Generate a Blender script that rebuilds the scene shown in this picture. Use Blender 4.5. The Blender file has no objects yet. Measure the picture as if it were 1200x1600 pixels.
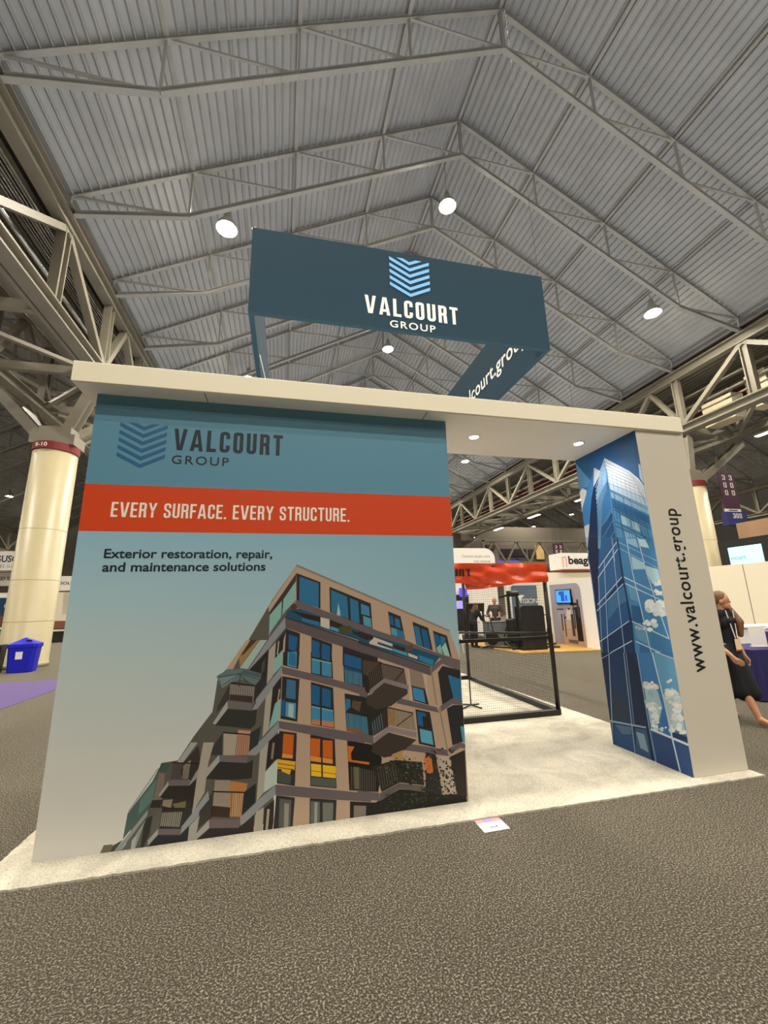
import bpy, bmesh, math, random
from mathutils import Vector, Matrix
random.seed(7)
S = bpy.context.scene
COL = S.collection
PI = math.pi
# ------------------------------------------------------------------ camera, world, light, exposure
cam = bpy.data.cameras.new('camera'); cam.sensor_fit = 'HORIZONTAL'; cam.sensor_width = 36.0
cam.lens = 36.0 * 642.67 / 1200.0; cam.clip_end = 400
camera = bpy.data.objects.new('camera', cam); COL.objects.link(camera)
def cam_axes(p, y, r):
    f = Vector((-math.sin(y)*math.cos(p), math.cos(y)*math.cos(p), math.sin(p)))
    ri = Vector((math.cos(y), math.sin(y), 0)); up = ri.cross(f)
    return f, ri*math.cos(r)+up*math.sin(r), -ri*math.sin(r)+up*math.cos(r)
cf, cr, cu = cam_axes(.2217, -.2305, -.025)
camera.matrix_world = Matrix(((cr.x, cu.x, -cf.x, 1.5679), (cr.y, cu.y, -cf.y, -3.5288), (cr.z, cu.z, -cf.z, 1.585), (0, 0, 0, 1)))
S.camera = camera
w = bpy.data.worlds.new('hall'); S.world = w; w.use_nodes = True
w.node_tree.nodes['Background'].inputs[0].default_value = (1, .97, .92, 1)
w.node_tree.nodes['Background'].inputs[1].default_value = .3
S.view_settings.view_transform = 'Standard'; S.view_settings.look = 'None'
S.view_settings.gamma = 1; S.view_settings.use_curve_mapping = False
S.view_settings.exposure = 0.0
S.cycles.use_denoising = True
LAMP_W = 3900.0          # each high bay lamp, downwards
LAMP_UP = 120.0          # stray light of each lamp
ROOF_FILL_W = 4700.0        # added upward fill light without a fixture, in place of floor bounce
def light(name, kind, energy, loc, color=(1, .93, .81), parent=None, **k):
    l = bpy.data.lights.new(name, kind); l.energy = energy; l.color = color
    for a, v in k.items(): setattr(l, a, v)
    o = bpy.data.objects.new(name, l); COL.objects.link(o); o.location = loc
    if parent: o.parent = parent
    return o
b = light('roof_fill_light', 'AREA', ROOF_FILL_W, (7.6, 16, 4.6), color=(.95, .97, 1), shape='RECTANGLE', size=25, size_y=78)
b.rotation_euler = (PI, 0, 0)
# ------------------------------------------------------------------ helpers
def lin(h):
    if isinstance(h, str):
        c = [int(h[i:i+2], 16)/255 for i in (0, 2, 4)]
        return tuple(x/12.92 if x <= .04045 else ((x+.055)/1.055)**2.4 for x in c)
    return h
MATS = {}
def mat(name, color, rough=.6, metal=0, emit=0, var=0, scale=6, bump=0, bscale=40, spec=.4, sheen=0, ecol=None):
    if name in MATS: return MATS[name]
    m = bpy.data.materials.new(name); m.use_nodes = True; nt = m.node_tree; N = nt.nodes; L = nt.links
    p = N['Principled BSDF']; c = lin(color)
    p.inputs['Base Color'].default_value = (*c, 1); p.inputs['Roughness'].default_value = rough
    p.inputs['Metallic'].default_value = metal; p.inputs['Specular IOR Level'].default_value = spec
    if sheen: p.inputs['Sheen Weight'].default_value = sheen
    if emit:
        p.inputs['Emission Color'].default_value = (*lin(ecol or color), 1); p.inputs['Emission Strength'].default_value = emit
    if var or bump: tc = N.new('ShaderNodeTexCoord')
    if var:
        n = N.new('ShaderNodeTexNoise'); n.inputs['Scale'].default_value = scale; n.inputs['Detail'].default_value = 6
        L.new(tc.outputs['Object'], n.inputs['Vector'])
        r = N.new('ShaderNodeValToRGB'); L.new(n.outputs['Fac'], r.inputs['Fac'])
        r.color_ramp.elements[0].position = .3; r.color_ramp.elements[1].position = .7
        r.color_ramp.elements[0].color = (*[max(0, x*(1-var)) for x in c], 1); r.color_ramp.elements[1].color = (*[min(1, x*(1+var)) for x in c], 1)
        L.new(r.outputs['Color'], p.inputs['Base Color'])
    if bump:
        n2 = N.new('ShaderNodeTexNoise'); n2.inputs['Scale'].default_value = bscale; n2.inputs['Detail'].default_value = 4
        L.new(tc.outputs['Object'], n2.inputs['Vector'])
        bm = N.new('ShaderNodeBump'); bm.inputs['Strength'].default_value = bump; bm.inputs['Distance'].default_value = .02
        L.new(n2.outputs['Fac'], bm.inputs['Height']); L.new(bm.outputs['Normal'], p.inputs['Normal'])
    MATS[name] = m; return m
class MB:
    """collects shapes, builds ONE mesh object"""
    def __init__(s): s.v = []; s.f = []; s.c = []
    def add(s, vs, fs, c=None):
        o = len(s.v); s.v += [tuple(v) for v in vs]; s.f += [tuple(i+o for i in f) for f in fs]; s.c += [c]*len(fs); return s
    def box(s, c, d, rz=0, c_=None):
        x, y, z = d[0]/2, d[1]/2, d[2]/2; ca, sa = math.cos(rz), math.sin(rz)
        vs = [(c[0]+a*x*ca-b*y*sa, c[1]+a*x*sa+b*y*ca, c[2]+e*z) for e in (-1, 1) for a, b in ((-1, -1), (1, -1), (1, 1), (-1, 1))]
        return s.add(vs, [(3, 2, 1, 0), (4, 5, 6, 7), (0, 1, 5, 4), (1, 2, 6, 5), (2, 3, 7, 6), (3, 0, 4, 7)], c_)
    def bar(s, p, q, wd, ht, up=(0, 0, 1)):
        p, q = Vector(p), Vector(q); d = (q-p).normalized(); u = Vector(up)
        if abs(d.dot(u)) > .98: u = Vector((0, 1, 0))
        r = d.cross(u).normalized(); u = r.cross(d)
        vs = [e + r*a*wd/2 + u*b_*ht/2 for e in (p, q) for a, b_ in ((-1, -1), (1, -1), (1, 1), (-1, 1))]
        return s.add(vs, [(3, 2, 1, 0), (4, 5, 6, 7), (0, 1, 5, 4), (1, 2, 6, 5), (2, 3, 7, 6), (3, 0, 4, 7)])
    def ibar(s, p, q, wd, ht, up=(0, 0, 1), t=.03):
        p, q = Vector(p), Vector(q); d = (q-p).normalized(); u = Vector(up)
        if abs(d.dot(u)) > .98: u = Vector((0, 1, 0))
        r = d.cross(u).normalized(); u = r.cross(d)
        for k in (-1, 1): s.bar(p+u*k*(ht/2-t/2), q+u*k*(ht/2-t/2), wd, t, u)
        return s.bar(p, q, t, ht-2*t, u)
    def tube(s, p, q, r1, r2=None, n=12, caps=True):
        r2 = r1 if r2 is None else r2; p, q = Vector(p), Vector(q); d = (q-p).normalized()
        u = Vector((0, 0, 1)) if abs(d.z) < .9 else Vector((1, 0, 0)); a = d.cross(u).normalized(); b_ = d.cross(a)
        vs = [e + (a*math.cos(2*PI*i/n)+b_*math.sin(2*PI*i/n))*r for e, r in ((p, r1), (q, r2)) for i in range(n)]
        fs = [(i, (i+1) % n, n+(i+1) % n, n+i) for i in range(n)]
        if caps: fs += [tuple(range(n))[::-1], tuple(range(n, 2*n))]
        return s.add(vs, fs)
    def path(s, pts, r, n=8):
        for a, b_ in zip(pts, pts[1:]): s.tube(a, b_, r, r, n)
        return s
    def lathe(s, prof, c=(0, 0, 0), n=24):
        vs = [(c[0]+r*math.cos(2*PI*i/n), c[1]+r*math.sin(2*PI*i/n), c[2]+z) for r, z in prof for i in range(n)]
        fs = [(k*n+i, k*n+(i+1) % n, (k+1)*n+(i+1) % n, (k+1)*n+i) for k in range(len(prof)-1) for i in range(n)]
        return s.add(vs, fs)
    def ball(s, c, r, n=14, m=8):
        r = r if isinstance(r, (tuple, list)) else (r, r, r)
        vs = [(c[0]+r[0]*math.sin(PI*j/m)*math.cos(2*PI*i/n), c[1]+r[1]*math.sin(PI*j/m)*math.sin(2*PI*i/n), c[2]+r[2]*math.cos(PI*j/m)) for j in range(m+1) for i in range(n)]
        return s.add(vs, [(j*n+i, (j+1)*n+i, (j+1)*n+(i+1) % n, j*n+(i+1) % n) for j in range(m) for i in range(n)])
    def prism(s, poly, f, g):
        """poly: 2D points; f / g map a point to the front / back 3D position"""
        n = len(poly)
        return s.add([f(p) for p in poly]+[g(p) for p in poly], [tuple(range(n)), tuple(range(2*n-1, n-1, -1))]+[(i, n+i, n+(i+1) % n, (i+1) % n) for i in range(n)])
    def mesh(s, name, m=None, smooth=False, weld=False):
        me = bpy.data.meshes.new(name); me.from_pydata(s.v, [], s.f)
        if any(c is not None for c in s.c):
            at = me.color_attributes.new('print', 'BYTE_COLOR', 'CORNER')
            for p, c in zip(me.polygons, s.c):
                for k, li in enumerate(p.loop_indices):
                    cc = c[k] if isinstance(c, list) else c
                    at.data[li].color = (*lin(cc), 1)
        bm = bmesh.new(); bm.from_mesh(me)
        if weld: bmesh.ops.remove_doubles(bm, verts=bm.verts, dist=1e-4)
        if not any(c is not None for c in s.c): bmesh.ops.recalc_face_normals(bm, faces=bm.faces)
        bm.to_mesh(me); bm.free()
        if smooth:
            for p in me.polygons: p.use_smooth = True
        if m: me.materials.append(m)
        return me
    def build(s, name, m, parent=None, loc=(0, 0, 0), rz=0, smooth=False, weld=False):
        o = bpy.data.objects.new(name, s.mesh(name, m, smooth, weld)); COL.objects.link(o)
        o.location = loc; o.rotation_euler = (0, 0, rz)
        if parent: o.parent = parent
        return o
def tag(o, label, cat, group=None, kind=None):
    o['label'] = label; o['category'] = cat
    if group: o['group'] = group
    if kind: o['kind'] = kind
    return o
def thing(name, label, cat, loc=(0, 0, 0), rz=0, group=None):
    o = bpy.data.objects.new(name, None); COL.objects.link(o); o.location = loc; o.rotation_euler = (0, 0, rz)
    o.empty_display_size = .1
    return tag(o, label, cat, group)
def struct(o): o['kind'] = 'structure'; return o
def dup(root, loc, label, rz=None):
    r = root.copy(); COL.objects.link(r); r.location = loc; r['label'] = label
    if rz is not None: r.rotation_euler = (0, 0, rz)
    for ch in list(root.children):
        c = ch.copy(); COL.objects.link(c); c.parent = r
        for g in ch.children:
            d = g.copy(); COL.objects.link(d); d.parent = c
    return r
def bevel(o, wd=.01, seg=2):
    m = o.modifiers.new('edge', 'BEVEL'); m.width = wd; m.segments = seg; m.limit_method = 'ANGLE'; return o
ORD = ['zeroth', 'first', 'second', 'third', 'fourth', 'fifth', 'sixth', 'seventh', 'eighth', 'ninth', 'tenth', 'eleventh', 'twelfth', 'thirteenth', 'fourteenth', 'fifteenth', 'sixteenth', 'seventeenth', 'eighteenth', 'nineteenth', 'twentieth', 'twenty-first', 'twenty-second', 'twenty-third', 'twenty-fourth']
# hall axes: turned a little against the booth
HO = (1.466, -3.6355); HY = .0151
def W(q, y=None, z=0):
    if y is not None: q = (q, y, z)
    c, s = math.cos(HY), math.sin(HY)
    return (HO[0]+q[0]*c-q[1]*s, HO[1]+q[0]*s+q[1]*c, q[2])
def hthing(name, label, cat, q, group=None): return thing(name, label, cat, W(q), HY, group)
# lettering: condensed capitals drawn as strokes, everything else from the built-in typeface
def arcpath(pts, r, n=6):
    out = [Vector(pts[0]).to_2d()]
    for a, b_, c in zip(pts, pts[1:], pts[2:]):
        a, b_, c = (Vector(x) for x in (a, b_, c)); d1 = (a-b_).normalized(); d2 = (c-b_).normalized()
        rr = min(r, (a-b_).length*.5, (c-b_).length*.5)
        for i in range(n+1):
            t = i/n; p = b_+d1*rr*(1-t)**2+d2*rr*t**2; out.append(p)
    out.append(Vector(pts[-1])); return out
def stroke(pts, t, r=0, closed=False):
    P_ = arcpath(pts, r) if r else [Vector(p) for p in pts]
    quads = []; L_ = []; R_ = []
    for i, p in enumerate(P_):
        d = Vector((0, 0))
        if i > 0 and (p-P_[i-1]).length > 1e-6: d += (p-P_[i-1]).normalized()
        if i < len(P_)-1 and (P_[i+1]-p).length > 1e-6: d += (P_[i+1]-p).normalized()
        d.normalize(); n = Vector((-d.y, d.x)); L_.append(p+n*t/2); R_.append(p-n*t/2)
    for i in range(len(P_)-1):
        if (P_[i+1]-P_[i]).length > 1e-6: quads.append([R_[i], R_[i+1], L_[i+1], L_[i]])
    return quads
def glyph(ch, t=.15, w=.4):
    h = t/2; R_ = lambda a, b_, c, d: [[(a, b_), (c, b_), (c, d), (a, d)]]
    rr = .14
    if ch == 'V': return [[(0, 1), (t, 1), (.25, .2), (.25, 0), (.15, 0)], [(.25, .2), (.5-t, 1), (.5, 1), (.35, 0), (.25, 0)]], .5
    if ch == 'A': return [[(0, 0), (t, 0), (.25, .82), (.25, 1), (.16, 1)], [(.25, .82), (.5-t, 0), (.5, 0), (.34, 1), (.25, 1)], [(.16, .18), (.34, .18), (.32, .32), (.18, .32)]], .5
    if ch == 'L': return R_(0, 0, t, 1)+R_(t, 0, w*.92, t), w*.92
    if ch == 'E': return R_(0, 0, t, 1)+R_(t, 0, w*.92, t)+R_(t, 1-t, w*.92, 1)+R_(t, .5-h, w*.85, .5+h), w*.92
    if ch == 'F': return R_(0, 0, t, 1)+R_(t, 1-t, w*.9, 1)+R_(t, .5-h, w*.82, .5+h), w*.88
    if ch == 'T': return R_(w/2-h, 0, w/2+h, 1-t)+R_(0, 1-t, w, 1), w
    if ch == 'U': return stroke([(h, 1), (h, h), (w-h, h), (w-h, 1)], t, rr), w
    if ch == 'C': return stroke([(w-h, .66), (w-h, 1-h), (h, 1-h), (h, h), (w-h, h), (w-h, .34)], t, rr), w
    if ch == 'O': return stroke([(w/2, 1-h), (h, 1-h), (h, h), (w-h, h), (w-h, 1-h), (w/2, 1-h)], t, rr), w
    if ch == 'R': return R_(0, 0, t, 1)+stroke([(t, 1-h), (w-h, 1-h), (w-h, .5), (t, .5)], t, rr)+[[(w-t-.02, .46), (w-.01, .46), (w+.01, 0), (w-t, 0)]], w+.01
    if ch == 'P': return R_(0, 0, t, 1)+stroke([(t, 1-h), (w-h, 1-h), (w-h, .45), (t, .45)], t, rr), w
    if ch == 'Y': return [[(0, 1), (t, 1), (.24, .62), (.24+h, .42), (.24-h, .42)], [(.48-t, 1), (.48, 1), (.24+h, .42), (.24, .62)]]+R_(.24-h, 0, .24+h, .45), .48
    if ch == 'S': return stroke([(w-h, .68), (w-h, 1-h), (h, 1-h), (h, .56), (w-h, .44), (w-h, h), (h, h), (h, .32)], t, rr), w
    if ch == 'B': return R_(0, 0, t, 1)+stroke([(t, 1-h), (w-h, 1-h), (w-h, .52), (t, .52)], t, rr)+stroke([(t, .52), (w-h, .52), (w-h, h), (t, h)], t, rr), w
    if ch == '.': return R_(0, 0, t, t), t
    if ch == '3': return stroke([(h, .7), (h, 1-h), (w-h, 1-h), (w-h, .5), (.14, .5)], t, .06)+stroke([(w-h, .5), (w-h, h), (h, h), (h, .3)], t, .06), w
    if ch == '0': return stroke([(w/2, 1-h), (h, 1-h), (h, h), (w-h, h), (w-h, 1-h), (w/2, 1-h)], t, .06), w
    return [], .2
def caps_polys(text, x0, x1, z0, z1, t=.15, gap=.14):
    P_ = []; x = 0
    for ch in text:
        g, wd = glyph(ch, t)
        P_ += [[(p[0]+x, p[1]) for p in q] for q in g]; x += wd+gap
    x -= gap
    return [[(x0+p[0]/x*(x1-x0), z0+p[1]*(z1-z0)) for p in q] for q in P_]
def polys_obj(name, polys, place, m, parent, depth=.002):
    mb = MB()
    for q in polys: mb.prism(q, lambda p: place(p[0], p[1], 0), lambda p: place(p[0], p[1], depth))
    return mb.build(name, m, parent)
def text_obj(name, text, x0, x1, z0, cap, place, m, parent, bold=.012, space=1.0, align='L', depth=.002):
    cu_ = bpy.data.curves.new(name, 'FONT'); cu_.body = text; cu_.size = 1; cu_.offset = bold; cu_.space_character = space; cu_.resolution_u = 4; cu_.fill_mode = 'FRONT'
    o = bpy.data.objects.new(name, cu_); COL.objects.link(o); bpy.context.view_layer.update()
    me = bpy.data.meshes.new_from_object(o.evaluated_get(bpy.context.evaluated_depsgraph_get()))
    bpy.data.objects.remove(o); xs = [v.co.x for v in me.vertices]
    a, b_ = min(xs), max(xs); capu = .729 * 1.0
    sc = (x1-x0)/(b_-a)
    for v in me.vertices: v.co = place(x0+(v.co.x-a)*sc, z0+v.co.y/capu*cap, depth)
    me.materials.append(m); r = bpy.data.objects.new(name, me); COL.objects.link(r); r.parent = parent; return r
def print_mesh(name, data, place, m, parent, step=.000004, base=None):
    mb = MB()
    if base: mb.add([place(x, z, 0) for x, z in base[0]], base[1], None); mb.c[-len(base[1]):] = base[2]
    d = step
    for line in data.split('\n'):
        a = line.split()
        if len(a) < 4: continue
        pts = []
        for s in a[1:]:
            x, z = s.split(','); p = (int(x)/1000, int(z)/1000)
            if p not in pts: pts.append(p)
        if len(pts) < 3: continue
        d += step
        ar = sum(p[0]*q[1]-q[0]*p[1] for p, q in zip(pts, pts[1:]+pts[:1]))
        if abs(ar) < 1e-7: continue
        if ar < 0: pts.reverse()
        mb.add([place(x, z, d) for x, z in pts], [tuple(range(len(pts)))], a[0])
    return mb.build(name, m, parent)
def print_mat(name, rough=.55, gain=1.0):
    m = bpy.data.materials.new(name); m.use_nodes = True; N = m.node_tree.nodes; L = m.node_tree.links
    p = N['Principled BSDF']; p.inputs['Roughness'].default_value = rough; p.inputs['Specular IOR Level'].default_value = .3
    a = N.new('ShaderNodeVertexColor'); a.layer_name = 'print'
    mx = N.new('ShaderNodeMix'); mx.data_type = 'RGBA'; mx.blend_type = 'MULTIPLY'; mx.inputs[0].default_value = 1; mx.inputs[7].default_value = (gain, gain, gain, 1)
    L.new(a.outputs['Color'], mx.inputs[6]); L.new(mx.outputs[2], p.inputs['Base Color']); return m
def carpet_mat(name, stops, scale, bump, sheen=.25, wide=None, rough=.95):
    m = bpy.data.materials.new(name); m.use_nodes = True; N = m.node_tree.nodes; L = m.node_tree.links
    p = N['Principled BSDF']; p.inputs['Roughness'].default_value = rough; p.inputs['Specular IOR Level'].default_value = .1
    p.inputs['Sheen Weight'].default_value = sheen; p.inputs['Sheen Roughness'].default_value = .6; p.inputs['Sheen Tint'].default_value = (1, .88, .66, 1)
    tc = N.new('ShaderNodeTexCoord'); n = N.new('ShaderNodeTexNoise'); n.inputs['Scale'].default_value = scale; n.inputs['Detail'].default_value = 3; n.inputs['Roughness'].default_value = .7
    L.new(tc.outputs['Object'], n.inputs['Vector']); r = N.new('ShaderNodeValToRGB'); L.new(n.outputs['Fac'], r.inputs['Fac'])
    el = r.color_ramp.elements
    while len(el) < len(stops): el.new(.5)
    for e, (pos, c) in zip(el, stops): e.position = pos; e.color = (*lin(c), 1)
    out = r.outputs['Color']
    if wide:
        n3 = N.new('ShaderNodeTexNoise'); n3.inputs['Scale'].default_value = wide[0]; n3.inputs['Detail'].default_value = 5; n3.inputs['Distortion'].default_value = wide[2]
        L.new(tc.outputs['Object'], n3.inputs['Vector']); r3 = N.new('ShaderNodeValToRGB'); L.new(n3.outputs['Fac'], r3.inputs['Fac'])
        r3.color_ramp.elements[0].position = .35; r3.color_ramp.elements[0].color = (wide[1],)*3+(1,); r3.color_ramp.elements[1].position = .6; r3.color_ramp.elements[1].color = (1, 1, 1, 1)
        mx = N.new('ShaderNodeMix'); mx.data_type = 'RGBA'; mx.blend_type = 'MULTIPLY'; mx.inputs[0].default_value = 1
        L.new(out, mx.inputs[6]); L.new(r3.outputs['Color'], mx.inputs[7]); out = mx.outputs[2]
    L.new(out, p.inputs['Base Color'])
    bm = N.new('ShaderNodeBump'); bm.inputs['Strength'].default_value = bump; bm.inputs['Distance'].default_value = .02
    L.new(n.outputs['Fac'], bm.inputs['Height']); L.new(bm.outputs['Normal'], p.inputs['Normal']); return m
# ------------------------------------------------------------------ materials
STEEL = mat('painted_steel', '9b9a95', .5, .0, var=.10, scale=1.2)
GSTEEL = mat('girder_steel', '7a7464', .5, .0, var=.10, scale=1.2)
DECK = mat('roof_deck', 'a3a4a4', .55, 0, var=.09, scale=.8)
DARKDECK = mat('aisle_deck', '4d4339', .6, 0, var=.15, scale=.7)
COLP = mat('column_paint', 'b0a482', .38, 0, var=.03, scale=2)
WHITE = mat('white_panel', 'e8e2d2', .5)
GREYW = mat('pillar_skin', 'cfc8ba', .5)
CREAM = mat('header_skin', 'f6eed6', .5)
SOFFIT = mat('soffit_board', 'f2f0ec', .5)
NAVY = mat('banner_fabric', '273d4a', .8, spec=.12, bump=.04, bscale=3)
BLACK = mat('black_metal', '15130f', .4)
BLACKP = mat('black_plastic', '1b1a1a', .5)
LETD = mat('dark_lettering', '13222e', .5)
LETK = mat('black_lettering', '141618', .5)
LETW = mat('white_lettering', 'f1ece0', .5)
SKYB = mat('emblem_blue', '6bb2ee', .5)
DKBLUE = mat('emblem_dark_blue', '21608c', .5)
CHROME = mat('chrome', 'c8c8c8', .2, .9)
WALLM = mat('hall_wall', '8a8478', .8, var=.08, scale=.5)
DUCT = mat('duct', '8d877a', .5, .2)
REDW = mat('red_fascia', '6a2420', .7)
DARKV = mat('dark_void', '201b18', .9)
GLOW = mat('lamp_glow', (1, .93, .78), emit=90, ecol=(1, .9, .68))
TUBEG = mat('tube_glow', (1, .97, .9), emit=14, ecol=(1, .96, .86))
SPOTG = mat('downlight_glow', (1, 1, 1), emit=70, ecol=(1, .98, .93))
CARPET = carpet_mat('aisle_carpet', [(.41, '100e0b'), (.485, '252219'), (.53, '48433a'), (.61, 'a69e8e')], 100, 1.0, sheen=.2)
BOOTHC = carpet_mat('white_pile', [(.3, 'aaa18d'), (.5, 'dfd8c5'), (.7, 'e8e2d1')], 110, .8, sheen=.05, wide=(1.6, .80, 2.2))  # broad grey mottling paints the shade of wrinkles into the pile colour
PURPLE = carpet_mat('purple_pile', [(.3, '382a5c'), (.6, '523f84')], 60, .5, sheen=.2)
# ------------------------------------------------------------------ floor, walls
mb = MB(); mb.box((12, 20, -.05), (170, 120, .1)); struct(mb.build('floor', CARPET))
mb = MB(); mb.box((12, 78, 11), (170, .3, 22)); struct(mb.build('wall_far', WALLM))
mb = MB(); mb.box((12, -38, 11), (170, .3, 22)); struct(mb.build('wall_near', WALLM))
mb = MB(); mb.box((-50, 20, 11), (.3, 116, 22)); struct(mb.build('wall_left', WALLM))
mb = MB(); mb.box((74, 20, 11), (.3, 116, 22)); struct(mb.build('wall_right', WALLM))
# ------------------------------------------------------------------ roof
T0, DT, NT = 8.79, 3.422, 20
HW, RX, ZT, ZB, SL = 13.33, 6.823, 21.55, 19.60, .5576
ZE = ZT-HW*SL; EB = ZE-.79
YA, YB = -40.0, 78.0
def deck(name, xa, xb, za, zb, m, pitch=.272, rib=.055, h=.1):
    L_ = math.hypot(xb-xa, zb-za); n = int(L_/pitch); ux, uz = (xb-xa)/L_, (zb-za)/L_; nx, nz = uz, -ux
    if nz > 0: nx, nz = -nx, -nz
    prof = []
    for i in range(n):
        s = i*L_/n
        for ds, d in ((0, 0), (pitch-rib-.03, 0), (pitch-rib, h), (pitch-.03, h)): prof.append((s+ds, d))
    prof.append((L_, 0))
    mb = MB(); vs = []
    for y in (YA, YB):
        for s, d in prof: vs.append(W(xa+ux*s+nx*d, y, za+uz*s+nz*d))
    k = len(prof); mb.add(vs, [(i, i+1, k+i+1, k+i) for i in range(k-1)])
    return struct(mb.build(name, m))
def nave(cx, name, full):
    c = deck('ceiling', cx-HW-.4, cx, ZE-.22, ZT+.16, DECK); d = deck('ceiling', cx, cx+HW+.4, ZT+.16, ZE-.22, DECK)
    MB().bar(W(cx, YA, ZT+.13), W(cx, YB, ZT+.13), .7, .05).build('ridge_cap', DECK, c)
    for side, o in ((-1, c), (1, d)):
        for i in range(1 if side > 0 else 0, 5):
            x = cx+side*i*HW/4; z = ZT-i*HW/4*SL+.03
            MB().ibar(W(x, YA, z), W(x, YB, z), .12, .17).build('purlin', STEEL, o)
            if i and full:
                x = cx+side*(i-.45)*HW/4; z = ZT-(i-.45)*HW/4*SL+.08
                MB().bar(W(x, YA, z), W(x, YB, z), .07, .1).build('purlin', STEEL, o)
nave(RX, 'main', True)
AL, AR = -6.51, 20.155            # nave girder lines
AL2, AR2 = -10.0, 23.7            # second girder line of each aisle
nave(AL2-HW, 'side', False); nave(AR2+HW, 'side', False)
def truss_proto(label):
    t = hthing('roof_truss', label, 'roof truss', (RX, T0, 0), 'roof trusses over the main hall')
    top = [(s*i*HW/4, 0, ZT-i*HW/4*SL-.05) for s in (-1, 1) for i in range(5)]
    def tn(i): return (i*HW/4, 0, ZT-abs(i)*HW/4*SL-.06)
    def bn(i): return (i*HW/4, 0, (ZB-abs(i)*HW/4*SL if abs(i) < 4 else EB)+.06)
    for s in (-1, 1):
        MB().ibar(tn(0), tn(4*s), .14, .15, t=.022).build('top_chord', STEEL, t)
        mb = MB(); mb.ibar(bn(0), bn(3*s), .15, .15, t=.022); mb.ibar(bn(3*s), bn(4*s), .15, .15, t=.022); mb.build('bottom_chord', STEEL, t)
        for i in range(1, 5): MB().bar(tn(i*s), bn(i*s), .065, .075).build('upright', STEEL, t)
        for i in range(1, 5): MB().bar(bn((i-1)*s), tn(i*s), .06, .07).build('diagonal', STEEL, t) if i < 4 else MB().bar(bn(3*s), tn(4*s), .06, .07).build('diagonal', STEEL, t)
    MB().bar(tn(0), bn(0), .12, .09).build('king_post', STEEL, t)
    return t
tp = truss_proto('steel roof truss of the main hall, first one in from the top edge')
for i in range(1, NT):
    dup(tp, W(RX, T0+i*DT, 0), 'steel roof truss of the main hall, %s in from the top edge' % ORD[i+1])
# trusses of the two side halls: small in the picture, one mesh each
def side_truss(cx):
    mb = MB()
    def tn(i): return (i*HW/4, 0, ZT-abs(i)*HW/4*SL-.05)
    def bn(i): return (i*HW/4, 0, (ZB-abs(i)*HW/4*SL if abs(i) < 4 else EB)+.06)
    for s in (-1, 1):
        mb.bar(tn(0), tn(4*s), .18, .18).bar(bn(0), bn(3*s), .18, .18).bar(bn(3*s), bn(4*s), .18, .18)
        for i in range(1, 5): mb.bar(tn(i*s), bn(i*s), .1, .1).bar(bn((i-1)*s), tn(i*s), .1, .1)
    mb.bar(tn(0), bn(0), .14, .12)
    return mb
for cx, nm, wd in ((AL2-HW, 'beyond the blue bin column', 'darker hall'), (AR2+HW, 'beyond the purple hanging banners', 'neighbouring hall')):
    p = None
    for i in range(0, NT):
        lab = 'roof truss of the %s %s, %s from the camera' % (wd, nm, ORD[i+1])
        if p is None: p = side_truss(cx).build('roof_truss', STEEL, None, W(cx, T0, 0), HY); tag(p, lab, 'roof truss', 'roof trusses '+nm)
        else:
            o = p.copy(); COL.objects.link(o); o.location = W(cx, T0+i*DT, 0); o['label'] = lab
# ------------------------------------------------------------------ longitudinal girders
GZT, GZB = 13.06, 10.08
def ty(i): return T0+i*DT
def girder(x, label, s, clean=True):
    t = hthing('longitudinal_truss', label, 'girder', (x, 0, 0), 'long girders beside the main hall')
    MB().ibar((0, -30, GZT), (0, 77, GZT), .36, .5, t=.06).build('top_chord', GSTEEL, t)
    mb = MB(); mb.ibar((0, -30, GZB), (0, 77, GZB), .4, .42, t=.06); mb.bar((s*.34, -30, GZB-.1), (s*.34, 77, GZB-.1), .12, .16); mb.build('bottom_chord', GSTEEL, t)
    tops = [-5, -3, -1, 1, 2.45, 4, 6, 8, 10, 12, 14, 16, 18, 20]; bots = [-4, -2, 0, 2, 3.2, 5, 7, 9, 11, 13, 15, 17, 19]
    for i in range(-5, 20):
        mb = MB(); mb.ibar((0, ty(i), GZB+.2), (0, ty(i), GZT-.2), .26, .34, up=(0, 1, 0), t=.05); mb.build('upright', GSTEEL, t)
    for a, b_, c in zip(tops, bots, tops[1:]):
        for e in (a, c): MB().bar((0, ty(e), GZT-.22), (0, ty(b_), GZB+.2), .24, .2).build('diagonal', GSTEEL, t)
    return t
girder(AL, 'deep steel girder along the hall above the column marked B-10', -1)
girder(AR, 'deep steel girder along the hall above the purple hanging banners', 1)
girder(AL2, 'dim second girder behind the one over the column marked B-10', -1)
girder(AR2+2*HW, 'farthest girder on the far side of the hall beyond the purple banners', -1)
girder(AL2-2*HW, 'farthest girder on the far side of the hall beyond the B-10 column', 1)
girder(AR2, 'second girder hung with tube lights behind the purple hanging banners', 1)
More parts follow.
